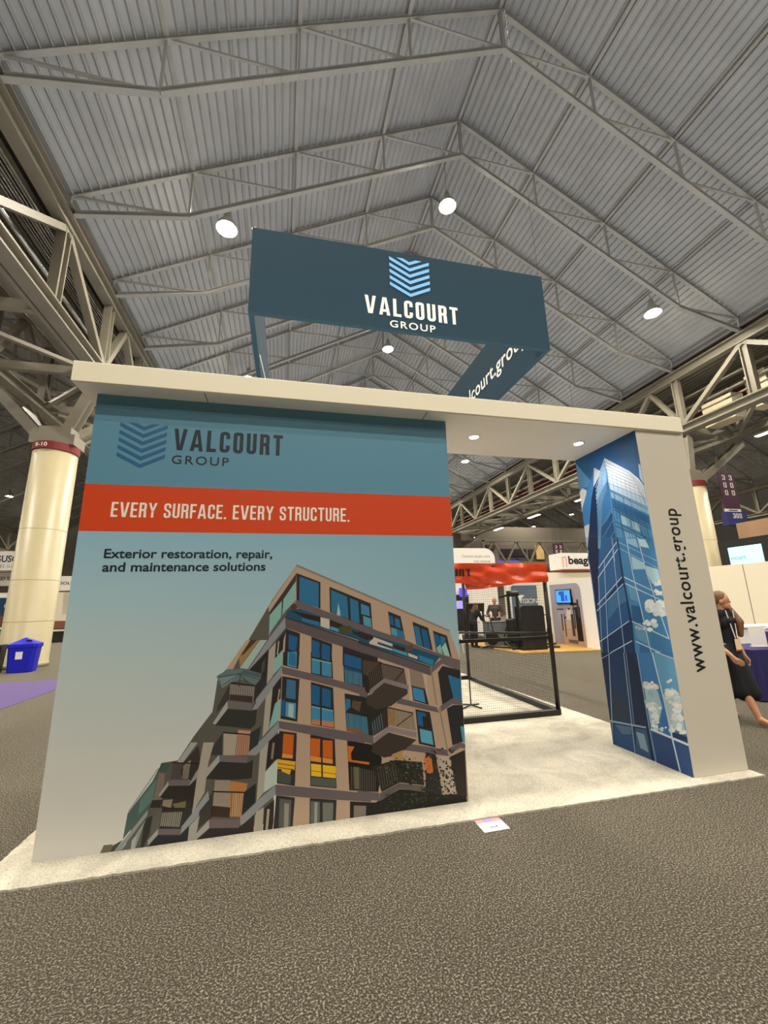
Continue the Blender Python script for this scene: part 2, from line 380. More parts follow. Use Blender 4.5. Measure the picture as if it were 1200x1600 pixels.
# aisle roofs, ducts, pipes between the girders
for x0, x1, nm in ((AL2, AL, 'B-10 column'), (AR, AR2, 'purple banner')):
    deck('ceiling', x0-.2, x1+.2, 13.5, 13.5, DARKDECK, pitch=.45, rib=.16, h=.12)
    mb = MB()
    for k in range(9):
        x = x0+.5+k*(x1-x0-1)/8
        mb.ibar(W(x, -30, 12.95), W(x, 76, 12.95), .1, .24)
    tag(mb.build('joist_row', GSTEEL), 'row of slim roof joists in the aisle by the '+nm, 'joists', kind='stuff')
    for i in range(-4, 20):
        t = MB(); xa, xb = (x0, x1)
        t.bar((.41, 0, 0), (x1-x0-.41, 0, 0), .2, .3)
        o = t.build('cross_beam', GSTEEL, None, W(x0, ty(i), GZB-.05), HY)
        tag(o, 'cross beam between girders over the %s, %s from the camera end' % (nm, ORD[i+5]), 'beam', 'aisle cross beams')
        t = MB(); a = 1 if i % 2 else -1
        t.bar((.42, .42 if a > 0 else DT-.42, 0), (x1-x0-.42, DT-.42 if a > 0 else .42, 0), .16, .12)
        o = t.build('brace', GSTEEL, None, W(x0, ty(i), GZB-.1), HY)
        tag(o, 'slanting brace between girders over the %s, %s from the camera end' % (nm, ORD[i+5]), 'brace', 'aisle braces')
pipes = [(AL-1.0, 12.2, .07, 'silver pipe beside the top chord over the B-10 column', CHROME), (AL-1.5, 11.5, .1, 'pale pipe with red bands over the B-10 column', STEEL), (AL-2.2, 12.0, .25, 'fat grey duct in the aisle over the B-10 column', DUCT),
         (AR+.9, 12.1, .05, 'upper thin pipe along the aisle over the purple banners', GSTEEL), (AR+1.2, 11.6, .08, 'middle pipe along the aisle over the purple banners', GSTEEL), (AR+1.0, 11.1, .05, 'lower thin pipe along the aisle over the purple banners', GSTEEL), (AR+1.5, 12.35, .07, 'topmost pipe along the aisle over the purple banners', GSTEEL)]
for x, z, r, lab, m in pipes:
    tag(MB().tube(W(x, -30, z), W(x, 76, z), r, r, 10).build('service_pipe', m, smooth=True), lab, 'pipe', 'pipes in the aisle roofs')
for k in range(7):
    x = AL-.35-k*.09
    tag(MB().tube(W(x, -30, 12.65), W(x, 76, 12.65), .018, .018, 6).build('conduit', CHROME), 'thin conduit, %s of the bundle under the eave over the B-10 column' % ORD[k+1], 'conduit', 'conduits over the B-10 column')
for side, x in ((1, AR2-.3),):
    mb = MB()
    for i in range(6): mb.box(((i*11.2), 0, 0), (.1, .1, .1)) if 0 else None
    for i in range(-2, 7):
        o = MB().box((0, 0, 0), (.1, 9.6, 1.25)).build('fascia_panel', REDW, None, W(x, ty(i*3), 11.75), HY)
        tag(o, 'dull red fascia panel between the aisle girders, %s from the camera end' % ORD[i+3], 'panel', 'red fascia panels')
for i, (y, z, h_) in enumerate(((ty(1.75), 10.84, 1.3), (ty(1.2), 11.04, 1.7))):
    tag(bevel(MB().box((0, 0, 0), (.8, 1.5 if i == 0 else .9, h_)).build('air_handler', mat('cream_unit', 'c9bd9c', .5), None, W(AR+1.7, y, z), HY)), ('broad' if i == 0 else 'tall')+' cream air unit inside the girder over the white web address pillar', 'air unit', 'air units in the aisle roof')
# far cross trusses of the neighbouring hall wall ends are part of the girders; columns now
def column(q, label, mark, far_strut):
    t = hthing('column', label, 'column', (q[0], q[1], 0), 'cream columns of the hall')
    r = .62
    mb = MB(); mb.lathe([(0, 0), (r+.02, 0), (r+.02, .12), (r, .14)]+[(r, 6.85), (r-.05, 6.87), (0, 6.87)], n=48); mb.build('shaft', COLP, t, smooth=False)
    for p in t.children[0].data.polygons: p.use_smooth = abs(p.normal.z) < .5
    for z in (1.35, 2.6, 4.2): MB().lathe([(r+.001, z-.008), (r+.003, z), (r+.001, z+.008)], n=48).build('seam', mat('column_seam', 'a8976c', .5), t)
    mb = MB(); mb.lathe([(r-.1, 6.86), (r+.03, 6.86), (r+.03, 7.12), (r-.1, 7.12)], n=40); band = mb.build('marker_band', mat('band_red', '6e1c1e', .6), t, smooth=False)
    bp = lambda x, z, d: (math.sin((x+.0)/r)*(r+.034+d), -math.cos((x)/r)*(r+.034+d), z)
    if mark: text_obj('marking', mark, -.34, .02, 6.93, .13, bp, LETW, band, bold=.01)
    mb = MB(); mb.box((0, 0, 7.3), (1.3, .8, .36)); mb.box((0, 0, 7.62), (.95, .6, .3)); mb.build('capital', GSTEEL, t)
    for x, y, z in far_strut: MB().ibar((x*.12, y*.05, 7.2), (x, y, z), .34, .42, up=(0, 1, 0), t=.05).build('strut', GSTEEL, t)
    return t
S1 = [(-7.5-AL2, 0, 9.7)]
c1 = column((-7.5, ty(2)), 'cream column with a red band marked B-10 behind the blue bin', 'B-10', [(AL+7.5-.05, 0, 9.62), (AL2+7.5, 0, 9.62), (AL+7.5, DT*.8, 9.62), (AL2+7.5, DT*.8, 9.62)])
c2 = column((19.8, ty(2)), 'cream column with a red band behind the web address pillar', None, [(AR-19.8, 0, 9.62), (AR2-19.8, 0, 9.5), (AR-19.8, DT*.8, 9.62)])
for q, lab in (((19.8, ty(11)), 'far column seen over the white sign with two lines of text'), ((-7.5, ty(8.6)), 'far column in the gap between the B-10 column and the mural wall')):
    dup(c2, W(q[0], q[1], 0), lab)
# ------------------------------------------------------------------ high bay lamps
def lamp(q, label):
    t = hthing('high_bay_lamp', label, 'ceiling lamp', q, 'high bay lamps under the roof')
    mb = MB(); mb.lathe([(0, -.02), (.2, 0), (.24, .1), (.2, .2), (0, .22)], n=16); mb.build('bulb', GLOW, t, smooth=True)
    mb = MB(); mb.lathe([(.36, -.02), (.3, .2), (.14, .42), (.1, .7), (0, .72)], n=16); mb.build('reflector', mat('reflector_metal', 'b9b6aa', .35, .5), t, smooth=True)
    roof = ZT-abs(q[0]-RX)*SL
    MB().tube((0, 0, .7), (0, 0, max(.9, roof-q[2]-.1)), .02, .02, 6).build('hanger_rod', STEEL, t)
    l = light('lamp_light', 'SPOT', LAMP_W, (0, 0, -.08), parent=t, spot_size=2.75, spot_blend=.6, shadow_soft_size=.25)
    l2 = light('lamp_spill', 'POINT', LAMP_UP, (0, 0, -.12), parent=t, shadow_soft_size=.25, color=(1, .88, .66))
    return t
for n in range(-3, 6):  # rearmost unseen row is added for more frontal light on the booth
    y = 13.2+10.27*n
    for x, z, nm in ((-2.17, 14.9, 'B-10 column side'), (6.51, 18.1, 'ridge line'), (16.5, 14.5, 'purple banner side')):
        lamp((x, y, z), 'round lamp on the %s, %s row from behind the camera' % (nm, ORD[n+4]))
for cx, nm in ((AL2-HW, 'hall beyond the B-10 column'), (AR2+HW, 'hall beyond the purple banners')):
    for n in range(-1, 6):
        for k, x in enumerate((-7, 7)):
            lamp((cx+x, 13.2+10.27*n, 14.7), 'round lamp in the %s, %s row, %s line' % (nm, ORD[n+2], ('inner', 'outer')[k if cx > 0 else 1-k]))
for i in range(0, 9):
    t = hthing('tube_light', 'bright tube light under the second girder, %s from the camera end' % ORD[i+1], 'tube light', (AR2-.1, ty(i*2-1)+1.6, 9.55), 'tube lights under the second girder')
    MB().box((0, 0, .05), (.3, 1.9, .08)).build('housing', STEEL, t); MB().box((0, 0, 0), (.24, 1.8, .04)).build('tube', TUBEG, t)
    for y in (-.7, .7): MB().tube((0, y, .08), (0, y, GZB-.21-9.55+.03), .012, .012, 6).build('hanger', GSTEEL, t)
# printed pictures: colour, then the outline in millimetres on the panel
MURAL_A = """5a5750 1634,1926 1630,1326 1538,1041 1499,57 961,18 492,0 542,36 590,228 725,525 830,531 926,682 1043,838 1060,1002 1065,1061 1117,1127 1227,1252 1445,1642
6a6a55 387,0 409,59 464,57 455,0
45483c 450,1 464,49 523,75 467,1
b59c86 1636,1927 1634,1860 1423,1543 1421,1596
b59c86 1260,1341 1294,1340 1213,1215 1171,1125 1118,1128
9a7d54 1294,1340 1356,1337 1223,1135 1212,1222
473a26 1291,1340 1342,1338 1245,1234 1225,1228
3a3430 1634,1856 1635,1638 1424,1529 1423,1543
86b3b0 1534,1647 1632,1796 1634,1638 1551,1553 1530,1518
86b3b0 1438,1535 1523,1637 1520,1508 1442,1395 1430,1360 1431,1528
a3b7b3 1363,1337 1418,1335 1284,1125 1223,1135
8b9094 1553,1507 1558,1422 1433,1274 1430,1347
8b9096 1425,1335 1480,1332 1318,1113 1284,1124
3a3c40 1420,1336 1282,1127 1286,1123 1424,1333
a9a295 1435,1259 1489,1318 1484,1243 1469,1061 1427,1004
2b2625 1291,1118 1431,1266 1424,1004 1339,938 1381,1053
48483f 1384,1160 1410,1199 1406,1111 1380,1073
2b2625 1487,1316 1562,1411 1559,1265 1478,1180
b9aa98 1504,1323 1496,1220 1505,1219 1512,1322
86b3b0 1471,1180 1548,1265 1548,1136 1465,1140
86b3b0 1473,1178 1545,1239 1540,1140 1470,1067
a9a295 1433,1237 1485,1235 1467,1054 1428,1010
2b2625 1473,987 1543,1056 1538,884 1458,735
a89a8a 1520,965 1509,874 1519,872 1530,963
86b3b0 1494,861 1537,897 1533,749 1453,679
a9a295 1424,931 1473,981 1453,679 1409,632
a9a295 1405,564 1456,603 1442,462 1396,467
2b2625 1463,609 1544,658 1527,466 1455,461
8d8070 1498,613 1483,471 1498,468 1513,610
2b2625 1448,597 1531,643 1518,479 1441,402
887c6c 1485,588 1475,477 1492,474 1502,585
b6c6bc 1438,393 1521,472 1517,302 1433,257
a9a295 1397,562 1455,596 1439,377 1432,257 1384,206
8b9094 1537,1129 1542,1075 1354,852 1352,904
8b9094 1525,736 1530,684 1367,531 1365,574
8b9094 1514,299 1519,233 1384,142 1381,204
8b9094 1355,879 1543,1124 1542,1067 1351,815 1330,835
8b9094 1317,542 1528,727 1533,673 1370,512 1312,518
2b2625 1444,156 1510,204 1510,0 1436,0
a59888 1462,148 1454,8 1471,5 1480,145
a9a295 1384,138 1437,163 1433,0 1390,0
a9a295 1379,119 1434,159 1428,0 1372,0
8b9094 1273,116 1514,298 1513,236 1282,58
33322f 1064,743 1153,849 1324,823 1363,833 1355,726 1323,697
6d6466 1147,908 1329,874 1327,826 1148,852
a3a5a4 1145,906 1150,852 1070,746 1050,757
3b3a39 1075,867 1156,1028 1156,915 1074,830
8f867c 1160,1021 1337,997 1335,880 1160,912
3d2f28 1161,950 1326,926 1325,881 1160,912
383433 1168,1026 1171,1026 1171,910 1167,910
383433 1181,1024 1184,1024 1184,908 1180,908
383433 1194,1022 1197,1022 1197,905 1193,906
383433 1207,1020 1210,1020 1210,903 1206,903
383433 1220,1018 1223,1018 1223,901 1219,901
383433 1233,1016 1237,1016 1236,898 1232,898
383433 1246,1014 1250,1014 1249,896 1245,896
383433 1259,1012 1263,1012 1262,893 1258,894
383433 1272,1010 1276,1009 1275,891 1271,891
383433 1285,1008 1289,1007 1288,889 1284,889
383433 1298,1006 1302,1005 1301,886 1297,886
383433 1311,1003 1315,1003 1314,884 1310,884
383433 1324,1001 1328,1001 1327,881 1323,882
1d1a1a 1156,1029 1339,995 1340,1005 1157,1039
2f2f2e 1340,1003 1421,1084 1424,1004 1332,880
5f7376 1056,1086 1138,1133 1250,1127 1387,1086 1381,1053 1343,1003 1261,1054 1163,1034 1100,999
74898a 1076,1072 1219,1089 1162,1040 1106,999
33403f 1225,1098 1068,1081 1069,1076 1226,1093
33403f 1224,1097 1104,1020 1106,1016 1227,1093
33403f 1224,1094 1287,1018 1291,1021 1227,1097
33403f 1231,1093 1381,1038 1382,1042 1233,1097
33403f 1232,1099 1380,1081 1380,1085 1232,1104
2d3534 1226,1096 1221,998 1227,997 1232,1095
4b5c5e 1237,1121 1387,1086 1375,1054 1252,1094
2f2d2b 1016,393 1111,501 1309,467 1351,486 1344,361 1195,366
6d6466 1112,543 1313,509 1303,467 1112,495
a2a29f 1109,543 1113,495 1025,395 1011,435
39393a 1055,591 1124,689 1127,536 1045,543
a89d90 1131,682 1312,654 1312,518 1136,535
b98a6c 1232,698 1324,684 1312,518 1228,526
6a5044 1226,661 1230,661 1225,526 1220,527
6a5044 1238,660 1243,659 1238,525 1234,525
6a5044 1251,658 1256,658 1252,524 1248,524
6a5044 1264,657 1269,656 1266,522 1261,523
6a5044 1277,655 1282,655 1280,521 1275,521
6a5044 1290,653 1295,653 1293,520 1289,520
6a5044 1303,652 1308,651 1307,518 1303,519
1d1a1a 1124,686 1318,652 1319,661 1124,694
2f3234 1318,666 1395,710 1380,586 1317,542
3b3a37 997,214 1077,296 1076,135 992,82
97897a 1090,377 1195,366 1203,124 1081,145
b47a48 1196,360 1316,331 1290,119 1202,130
c9a37c 1212,281 1286,273 1278,126 1208,135
3c2c22 1082,214 1205,189 1203,124 1081,145
4a3526 1210,281 1215,281 1216,134 1211,134
4a3526 1223,280 1228,279 1228,132 1223,133
4a3526 1237,278 1241,278 1239,131 1235,131
4a3526 1250,277 1255,276 1251,129 1247,130
4a3526 1263,275 1268,275 1263,128 1258,128
4a3526 1277,274 1281,273 1275,126 1270,127
1d1a1a 1077,300 1295,270 1294,279 1077,309
1d1a1a 1080,304 1076,135 1082,134 1085,303
23282a 1294,277 1376,324 1375,202 1284,125
2c2a28 970,1 1069,75 1264,52 1373,120 1372,0 1158,0
6a6062 1071,130 1279,104 1270,52 1069,75
a3a19c 1065,128 1070,75 970,1 970,38
a9a295 1006,632 1068,627 1038,499 1018,330 950,166 969,412
8b9196 1034,522 1037,477 872,314 857,294 905,391
8e9499 998,197 995,161 881,60 874,71
a9a295 938,104 993,156 990,82 971,0 932,0
4d6260 536,231 714,467 693,288 522,78
5f7974 606,304 699,426 686,295 603,211
415650 721,524 785,512 758,462 707,473
9da09a 545,239 709,489 702,495 537,245
7c6d66 711,461 752,457 747,294 692,294
2e2c29 686,295 748,288 740,241 672,250
9da3a0 823,514 909,641 955,637 861,507
3a332e 861,507 963,617 984,495 928,389 854,440
8f8472 869,494 917,527 907,404 869,408
55504b 797,517 855,511 856,409 787,416
2a2725 805,516 808,516 799,412 796,412
2a2725 818,515 821,514 809,411 806,411
2a2725 831,513 834,513 818,410 815,410
2a2725 843,512 847,512 828,409 825,409
2a2725 856,511 859,510 837,408 834,408
2a2725 869,510 872,509 847,407 844,407
2a2725 882,508 885,508 856,406 853,406
2a2725 895,507 898,507 866,405 863,405
2a2725 908,506 911,505 876,404 872,404
2a2725 921,504 924,504 885,403 882,403
2a2725 934,503 937,503 895,402 892,402
2a2725 947,502 950,501 904,401 901,401
2a2725 960,501 963,500 914,400 911,400
2a2725 973,499 976,499 924,399 920,399
1d1a1a 797,516 984,491 984,499 797,523
2c2926 725,309 784,374 917,360 971,403 954,204 880,261 753,299
6c6366 787,410 927,392 917,360 781,374
a09f9b 778,405 781,374 731,308 723,324
34302c 747,294 936,266 949,181 887,94 745,112
8d8170 754,287 816,286 808,233 751,252
776a50 818,256 905,264 902,222 833,230
8f8a80 754,210 885,200 874,107 749,129
2a2725 763,233 767,232 758,116 755,117
2a2725 775,231 779,231 771,115 767,115
2a2725 788,230 792,229 783,113 779,113
2a2725 800,228 804,228 795,111 792,112
2a2725 813,227 816,226 808,110 804,110
2a2725 825,225 829,225 820,108 816,109
2a2725 838,224 841,223 832,107 829,107
2a2725 850,222 854,222 845,105 841,106
2a2725 863,221 867,220 857,104 853,104
2a2725 875,219 879,219 870,102 866,102
2a2725 888,218 892,217 882,100 878,101
1d1a1a 753,230 896,213 896,221 752,238
5d5a55 695,200 752,240 745,112 698,95
262a30 678,17 736,78 883,59 936,105 932,0 683,0
6a6164 739,113 887,94 884,58 736,77
9da09f 736,113 739,78 681,17 678,52
8f9699 949,181 1048,314 1058,258 889,70 886,106
a9a295 994,633 1047,629 1023,305 949,181 965,397
a0a09a 939,105 1001,163 993,92 974,1 931,1
2b2f2c 648,182 695,200 686,91 647,0 635,1
919896 602,102 660,187 645,154 600,0 577,0
a9aeae 571,54 603,96 600,0 577,0
8f9696 467,0 661,239 661,204 502,0
5d615e 507,1 579,93 577,0
b59c86 1635,1926 2957,1346 3033,1134 3036,925 3041,3 1501,8 1527,177 1534,855 1544,1330 1628,1628
8c7d70 1634,1933 2959,1355 2960,1340 1634,1914
2c2a2c 1634,1860 1833,1783 1835,1564 1783,1587 1639,1638
2b6f98 1661,1830 1818,1775 1820,1572 1661,1623
2c2a2c 1908,1744 2260,1598 2272,1385 2184,1418 1914,1536
2b6f98 1921,1718 2058,1659 2069,1473 1925,1536
2b6f98 2081,1647 2151,1619 2161,1437 2088,1465
3f84b0 2174,1600 2244,1572 2251,1493 2177,1514
4f98ad 2192,1499 2258,1475 2265,1397 2195,1425
9fc0bd 1982,1608 1997,1541 2001,1504 1970,1513
2c2a2c 2408,1530 2519,1485 2553,1290 2430,1331
1f5c8c 2415,1500 2451,1484 2461,1408 2421,1421
2b6f98 2467,1474 2506,1459 2520,1384 2472,1400
4f98ad 2428,1398 2535,1361 2545,1297 2435,1335
2b6f98 2480,1378 2535,1361 2541,1301 2486,1318
2c2a2c 2623,1437 2764,1379 2796,1190 2652,1245
2b6f98 2633,1406 2682,1386 2708,1227 2656,1248
1f5c8c 2698,1377 2751,1360 2780,1202 2720,1219
2c2a2c 2805,1355 2932,1308 2966,1126 2828,1177
1f5c8c 2812,1332 2857,1315 2873,1242 2822,1222
2b6f98 2869,1310 2918,1293 2916,1263 2872,1220
9cc3bd 2916,1256 2950,1134 2897,1151 2876,1212
84b4b8 2830,1214 2869,1239 2885,1156 2836,1177
665c60 1628,1638 1661,1630 2315,1373 2314,1321 1659,1571 1636,1594
665c60 2152,1430 2557,1286 2699,1220 2979,1118 3040,1099 3039,1062 2883,1115 2571,1237 2151,1379
1f4e6a 1583,1567 1659,1571 2314,1321 2312,1249 1552,1507
1f4e6a 2151,1379 2571,1237 2859,1138 2789,1061 2150,1285
2a1d18 1594,1559 1836,1498 1836,1451 1696,1499
2b6f98 1682,1499 1829,1459 1829,1427 1690,1471
cbbdae 1836,1498 1910,1478 1911,1398 1837,1426
33231c 1910,1478 2016,1435 2008,1395 1918,1427
4f98ad 1918,1423 1985,1399 1985,1374 1918,1398
4a4a2c 1993,1417 2084,1421 2110,1369 2053,1357 1985,1374
2a2620 2099,1384 2275,1319 2274,1297 2106,1355
cbbdae 2283,1319 2313,1307 2312,1256 2243,1284
5a3424 1589,1592 1628,1616 1651,1580 1637,1566 1601,1566
33231c 2151,1379 2281,1326 2227,1299 2150,1332
c9bcb2 2281,1323 2440,1261 2440,1239 2273,1298
c9bcb2 2242,1292 2443,1217 2443,1206 2242,1270
4f98ad 2447,1224 2569,1182 2568,1157 2450,1202
33231c 2440,1258 2554,1219 2537,1191 2459,1224
5a4a3a 2547,1234 2620,1253 2609,1195 2561,1197
c9bcb2 2577,1182 2656,1149 2655,1127 2576,1156
2c7ca0 2664,1163 2800,1112 2789,1068 2670,1119
5d5357 1553,1507 2312,1238 2310,1151 1558,1422
5d5357 2150,1285 2773,1058 2769,988 2149,1215
2f2b2d 1552,1501 2310,1232 2313,1240 1555,1509
2f2b2d 2148,1279 2771,1053 2774,1061 2151,1287
2c2a2c 1562,1418 1673,1375 1668,1129 1552,1136
1f5c8c 1585,1372 1655,1348 1644,1237 1584,1257
4f98ad 1582,1236 1648,1216 1646,1130 1580,1134
2c2a2c 1545,1239 1672,1233 1664,1103 1544,1140
4f98ad 1580,1237 1650,1234 1650,1114 1579,1135
2b6f98 1590,1237 1644,1220 1646,1124 1589,1141
2c2a2c 1543,1059 1676,1028 1665,719 1538,751
3d6c90 1578,1034 1648,1016 1648,880 1575,898
1f5c8c 1541,884 1572,882 1572,765 1541,774
5594ae 1576,868 1652,853 1651,739 1575,765
9dc0c0 1597,854 1635,845 1634,747 1596,763
2c2a2c 1531,666 1663,639 1654,441 1521,455
c4601c 1565,644 1643,628 1637,465 1556,482
d98e48 1559,503 1638,486 1637,465 1556,482
2c2a2c 1531,629 1664,618 1657,277 1524,310
c4601c 1563,627 1642,620 1638,493 1560,508
d98e48 1560,508 1638,490 1637,464 1557,478
e0a92e 1523,472 1658,442 1651,381 1630,396 1617,355 1559,371 1556,400 1524,407
6a4c14 1524,440 1650,411 1651,416 1525,445
6a4c14 1527,414 1647,385 1648,390 1528,418
4a4d46 1531,399 1631,350 1625,293 1530,316
2c2a2c 1523,231 1659,200 1646,0 1510,0
565a55 1548,206 1635,187 1629,0 1547,2
8b8b80 1583,171 1618,164 1615,0 1585,0
2c2a2c 1764,1347 1933,1283 1927,1115 1767,1124
1f5c8c 1768,1322 1830,1298 1828,1179 1770,1200
1f5c8c 1849,1290 1915,1266 1912,1151 1846,1175
4f98ad 1772,1186 1919,1140 1919,1116 1773,1124
2c2a2c 1761,1229 1929,1221 1941,1015 1764,1063
1f5c8c 1769,1228 1834,1225 1831,1180 1769,1194
1f5c8c 1848,1224 1914,1221 1915,1148 1849,1172
3f88ac 1769,1180 1835,1159 1836,1052 1771,1070
3f88ac 1849,1155 1926,1133 1930,1026 1850,1048
86b3b0 1768,1172 1925,1129 1927,1137 1770,1180
2c2a2c 1765,1002 1941,947 1955,646 1771,691
1f5c8c 1770,982 1837,960 1834,823 1772,841
1f5c8c 1853,953 1923,931 1923,800 1854,822
3f88ac 1772,825 1941,776 1949,696 1774,726
c07a58 1774,726 1949,696 1950,653 1774,694
86b3b0 1771,818 1941,772 1942,780 1773,825
2c2a2c 1839,957 1841,678 1853,678 1850,956
2c2a2c 1767,620 1949,572 1942,413 1770,430
c4601c 1771,597 1840,582 1841,454 1770,468
c4601c 1861,573 1939,557 1935,426 1862,443
d98e48 1770,471 1935,436 1936,414 1771,439
2c2a2c 1766,606 1955,572 1970,226 1771,264
c4601c 1768,595 1842,582 1841,457 1770,471
c4601c 1862,573 1938,561 1939,435 1863,452
d98e48 1770,471 1940,431 1940,398 1771,434
e8b92c 1774,417 1964,379 1964,296 1777,332
7a5a18 1774,366 1964,323 1965,327 1775,370
2c2a2c 1846,581 1855,294 1866,293 1858,581
545a54 1775,325 1964,289 1964,233 1774,270
2c2a2c 1768,421 1966,378 1967,385 1769,428
2c2a2c 1769,184 1970,148 1963,0 1768,0
5f655f 1776,164 1844,150 1845,0 1775,1
6c706a 1865,144 1945,132 1942,0 1867,1
989a90 1805,151 1826,149 1824,1 1803,0
2c2a2c 2019,1262 2181,1201 2310,1159 2309,1094 2019,1110
1f5c8c 2026,1208 2165,1152 2164,1102 2026,1110
2b2625 2020,1230 2176,1179 2345,1118 2361,985 2212,875 2030,946
1f5c8c 2031,1204 2172,1158 2174,1040 2030,1082
4f8aa4 2030,1082 2174,1040 2182,945 2036,980
20262a 2034,1106 2039,1106 2038,978 2034,978
20262a 2046,1103 2050,1102 2050,975 2045,975
20262a 2058,1099 2062,1098 2062,971 2057,972
20262a 2070,1095 2074,1095 2073,968 2069,968
20262a 2081,1091 2086,1091 2085,965 2081,965
20262a 2093,1087 2098,1087 2097,961 2092,961
20262a 2105,1083 2110,1083 2108,958 2104,958
20262a 2117,1079 2121,1079 2120,954 2116,955
20262a 2129,1075 2133,1075 2132,951 2128,951
20262a 2141,1071 2145,1071 2144,948 2139,948
20262a 2153,1067 2157,1067 2156,944 2151,944
20262a 2165,1064 2169,1063 2167,941 2163,941
20262a 2176,1060 2181,1059 2179,937 2175,938
20262a 2188,1056 2193,1055 2191,934 2187,934
20262a 2200,1052 2205,1052 2203,930 2199,931
20262a 2212,1048 2217,1048 2215,927 2210,927
1d1a1a 2029,1107 2219,1042 2222,1049 2032,1113
4d4038 2185,1144 2326,1119 2248,1001 2183,1039
2b2625 2033,899 2208,858 2356,788 2383,770 2249,564 2047,622
2b6f98 2041,861 2080,850 2080,792 2040,762
4f8aa4 2047,758 2215,715 2222,583 2047,631
20262a 2051,757 2055,756 2055,629 2050,629
20262a 2062,754 2067,753 2066,625 2062,626
20262a 2074,750 2078,750 2077,622 2073,622
20262a 2085,747 2089,747 2088,619 2084,619
20262a 2096,744 2101,744 2100,615 2096,616
20262a 2108,741 2112,741 2111,612 2107,612
20262a 2119,738 2124,738 2123,609 2118,609
20262a 2131,735 2135,735 2134,605 2130,606
20262a 2142,732 2147,731 2145,602 2141,602
20262a 2154,729 2158,728 2157,599 2152,599
20262a 2165,725 2170,725 2168,595 2164,596
20262a 2177,722 2181,722 2180,592 2175,592
20262a 2188,719 2193,719 2191,588 2187,589
20262a 2200,716 2204,716 2202,585 2198,585
20262a 2212,713 2216,713 2214,582 2210,582
20262a 2223,710 2227,709 2225,578 2221,579
20262a 2235,707 2239,706 2237,575 2232,575
5a4a3a 2098,841 2171,827 2152,753 2089,791
1d1a1a 2047,755 2242,702 2243,708 2048,761
8a5a3c 2047,647 2169,620 2150,597 2047,622
1d1a1a 2052,553 2293,495 2328,395 2295,166 2067,203
c96a24 2057,514 2110,503 2081,459 2086,411 2228,381 2224,364 2060,403
6f675c 2082,368 2086,367 2085,204 2081,205
6f675c 2097,364 2101,363 2099,202 2096,203
6f675c 2111,360 2115,359 2114,200 2110,201
6f675c 2126,356 2130,355 2128,198 2124,198
6f675c 2140,352 2144,351 2142,196 2138,196
6f675c 2155,348 2159,347 2157,194 2153,194
6f675c 2169,343 2173,343 2171,192 2167,192
6f675c 2184,339 2188,339 2185,190 2182,190
6f675c 2198,335 2202,335 2200,188 2196,188
6f675c 2213,331 2217,331 2214,186 2210,186
6f675c 2227,327 2231,327 2229,184 2225,184
6f675c 2242,323 2246,323 2243,182 2239,182
6f675c 2257,319 2261,319 2258,180 2254,180
6f675c 2271,315 2275,314 2272,178 2269,178
0f0f0f 2068,371 2298,308 2299,314 2069,377
6b624e 2103,362 2147,353 2146,202 2107,211
1d1a1a 2072,127 2267,96 2321,113 2518,75 2515,0 2071,0
7d776c 2101,96 2197,82 2192,0 2100,3
665c60 1537,1130 1760,1067 1941,1012 2199,930 2198,868 2028,932 1761,1013 1542,1075
665c60 1525,736 1766,683 1949,642 2194,580 2193,521 2049,552 1767,619 1530,684
665c60 1514,302 1767,254 2088,190 2238,160 2237,104 1970,150 1768,186 1519,233
665c60 2155,972 2222,883 2221,849 2153,874
665c60 2150,614 2262,563 2261,506 2150,541
665c60 2128,197 2301,159 2303,103 2128,143
665c60 2493,830 2806,738 2824,695 2460,795
665c60 2543,486 2876,409 2892,360 2504,443
c0a893 2565,1052 2731,998 2739,761 2575,807
8f7d6e 2579,1055 2692,1019 2715,884 2589,919
2c2a2c 2593,922 2711,888 2739,761 2604,805
3d86b4 2602,909 2695,882 2710,780 2610,813
2c2a2c 2620,738 2745,705 2780,434 2638,477
1f5c8c 2631,720 2706,701 2710,591 2638,614
2b2625 2676,679 2734,666 2748,571 2682,594
58a3bc 2649,588 2751,558 2762,456 2657,487
8d7f72 2764,1059 2801,755 2813,756 2776,1060
8d7f72 2822,736 2879,391 2890,392 2834,737
6a6163 2774,1059 2879,1126 3041,1081 3036,1008 2876,1080 2775,1008
2c2a2c 2832,1011 2875,1062 3037,1017 3031,792 2950,798 2857,752
2b6f98 2922,987 3036,944 3032,778 2960,797
6a6163 2837,745 2950,798 3036,778 3034,739 2947,754 2844,701
2c2a2c 2895,723 2957,745 3041,738 3038,461 2927,438
4f98ad 3006,576 3041,573 3041,461 3018,463
6a6163 2886,416 2998,456 3040,436 3038,402 2995,414 2903,373
413833 2212,866 2255,880 2361,985 2560,926 2558,860 2412,776 2290,760 2208,808
2d2725 2220,1020 2326,1110 2351,995 2237,916
6d5f58 2335,1115 2536,1054 2555,930 2351,995
2f2826 2340,1113 2344,1112 2360,992 2356,993
2f2826 2353,1109 2357,1108 2373,988 2370,988
2f2826 2366,1105 2370,1104 2387,984 2383,984
2f2826 2380,1101 2384,1100 2400,979 2397,980
2f2826 2393,1097 2397,1096 2414,975 2410,975
2f2826 2406,1093 2410,1092 2427,971 2424,971
2f2826 2420,1089 2424,1088 2441,967 2437,967
2f2826 2433,1085 2437,1084 2454,962 2451,962
2f2826 2447,1081 2450,1080 2468,958 2464,958
2f2826 2460,1077 2464,1076 2482,954 2478,954
2f2826 2473,1072 2477,1072 2495,949 2491,949
2f2826 2487,1068 2491,1068 2509,945 2505,945
2f2826 2500,1064 2504,1064 2522,941 2519,941
2f2826 2514,1060 2518,1060 2536,936 2532,936
2f2826 2527,1056 2531,1056 2550,932 2546,932
1d1a1a 2324,1111 2535,1050 2537,1058 2327,1119
1d1a1a 2449,960 2535,1043 2529,1048 2443,965
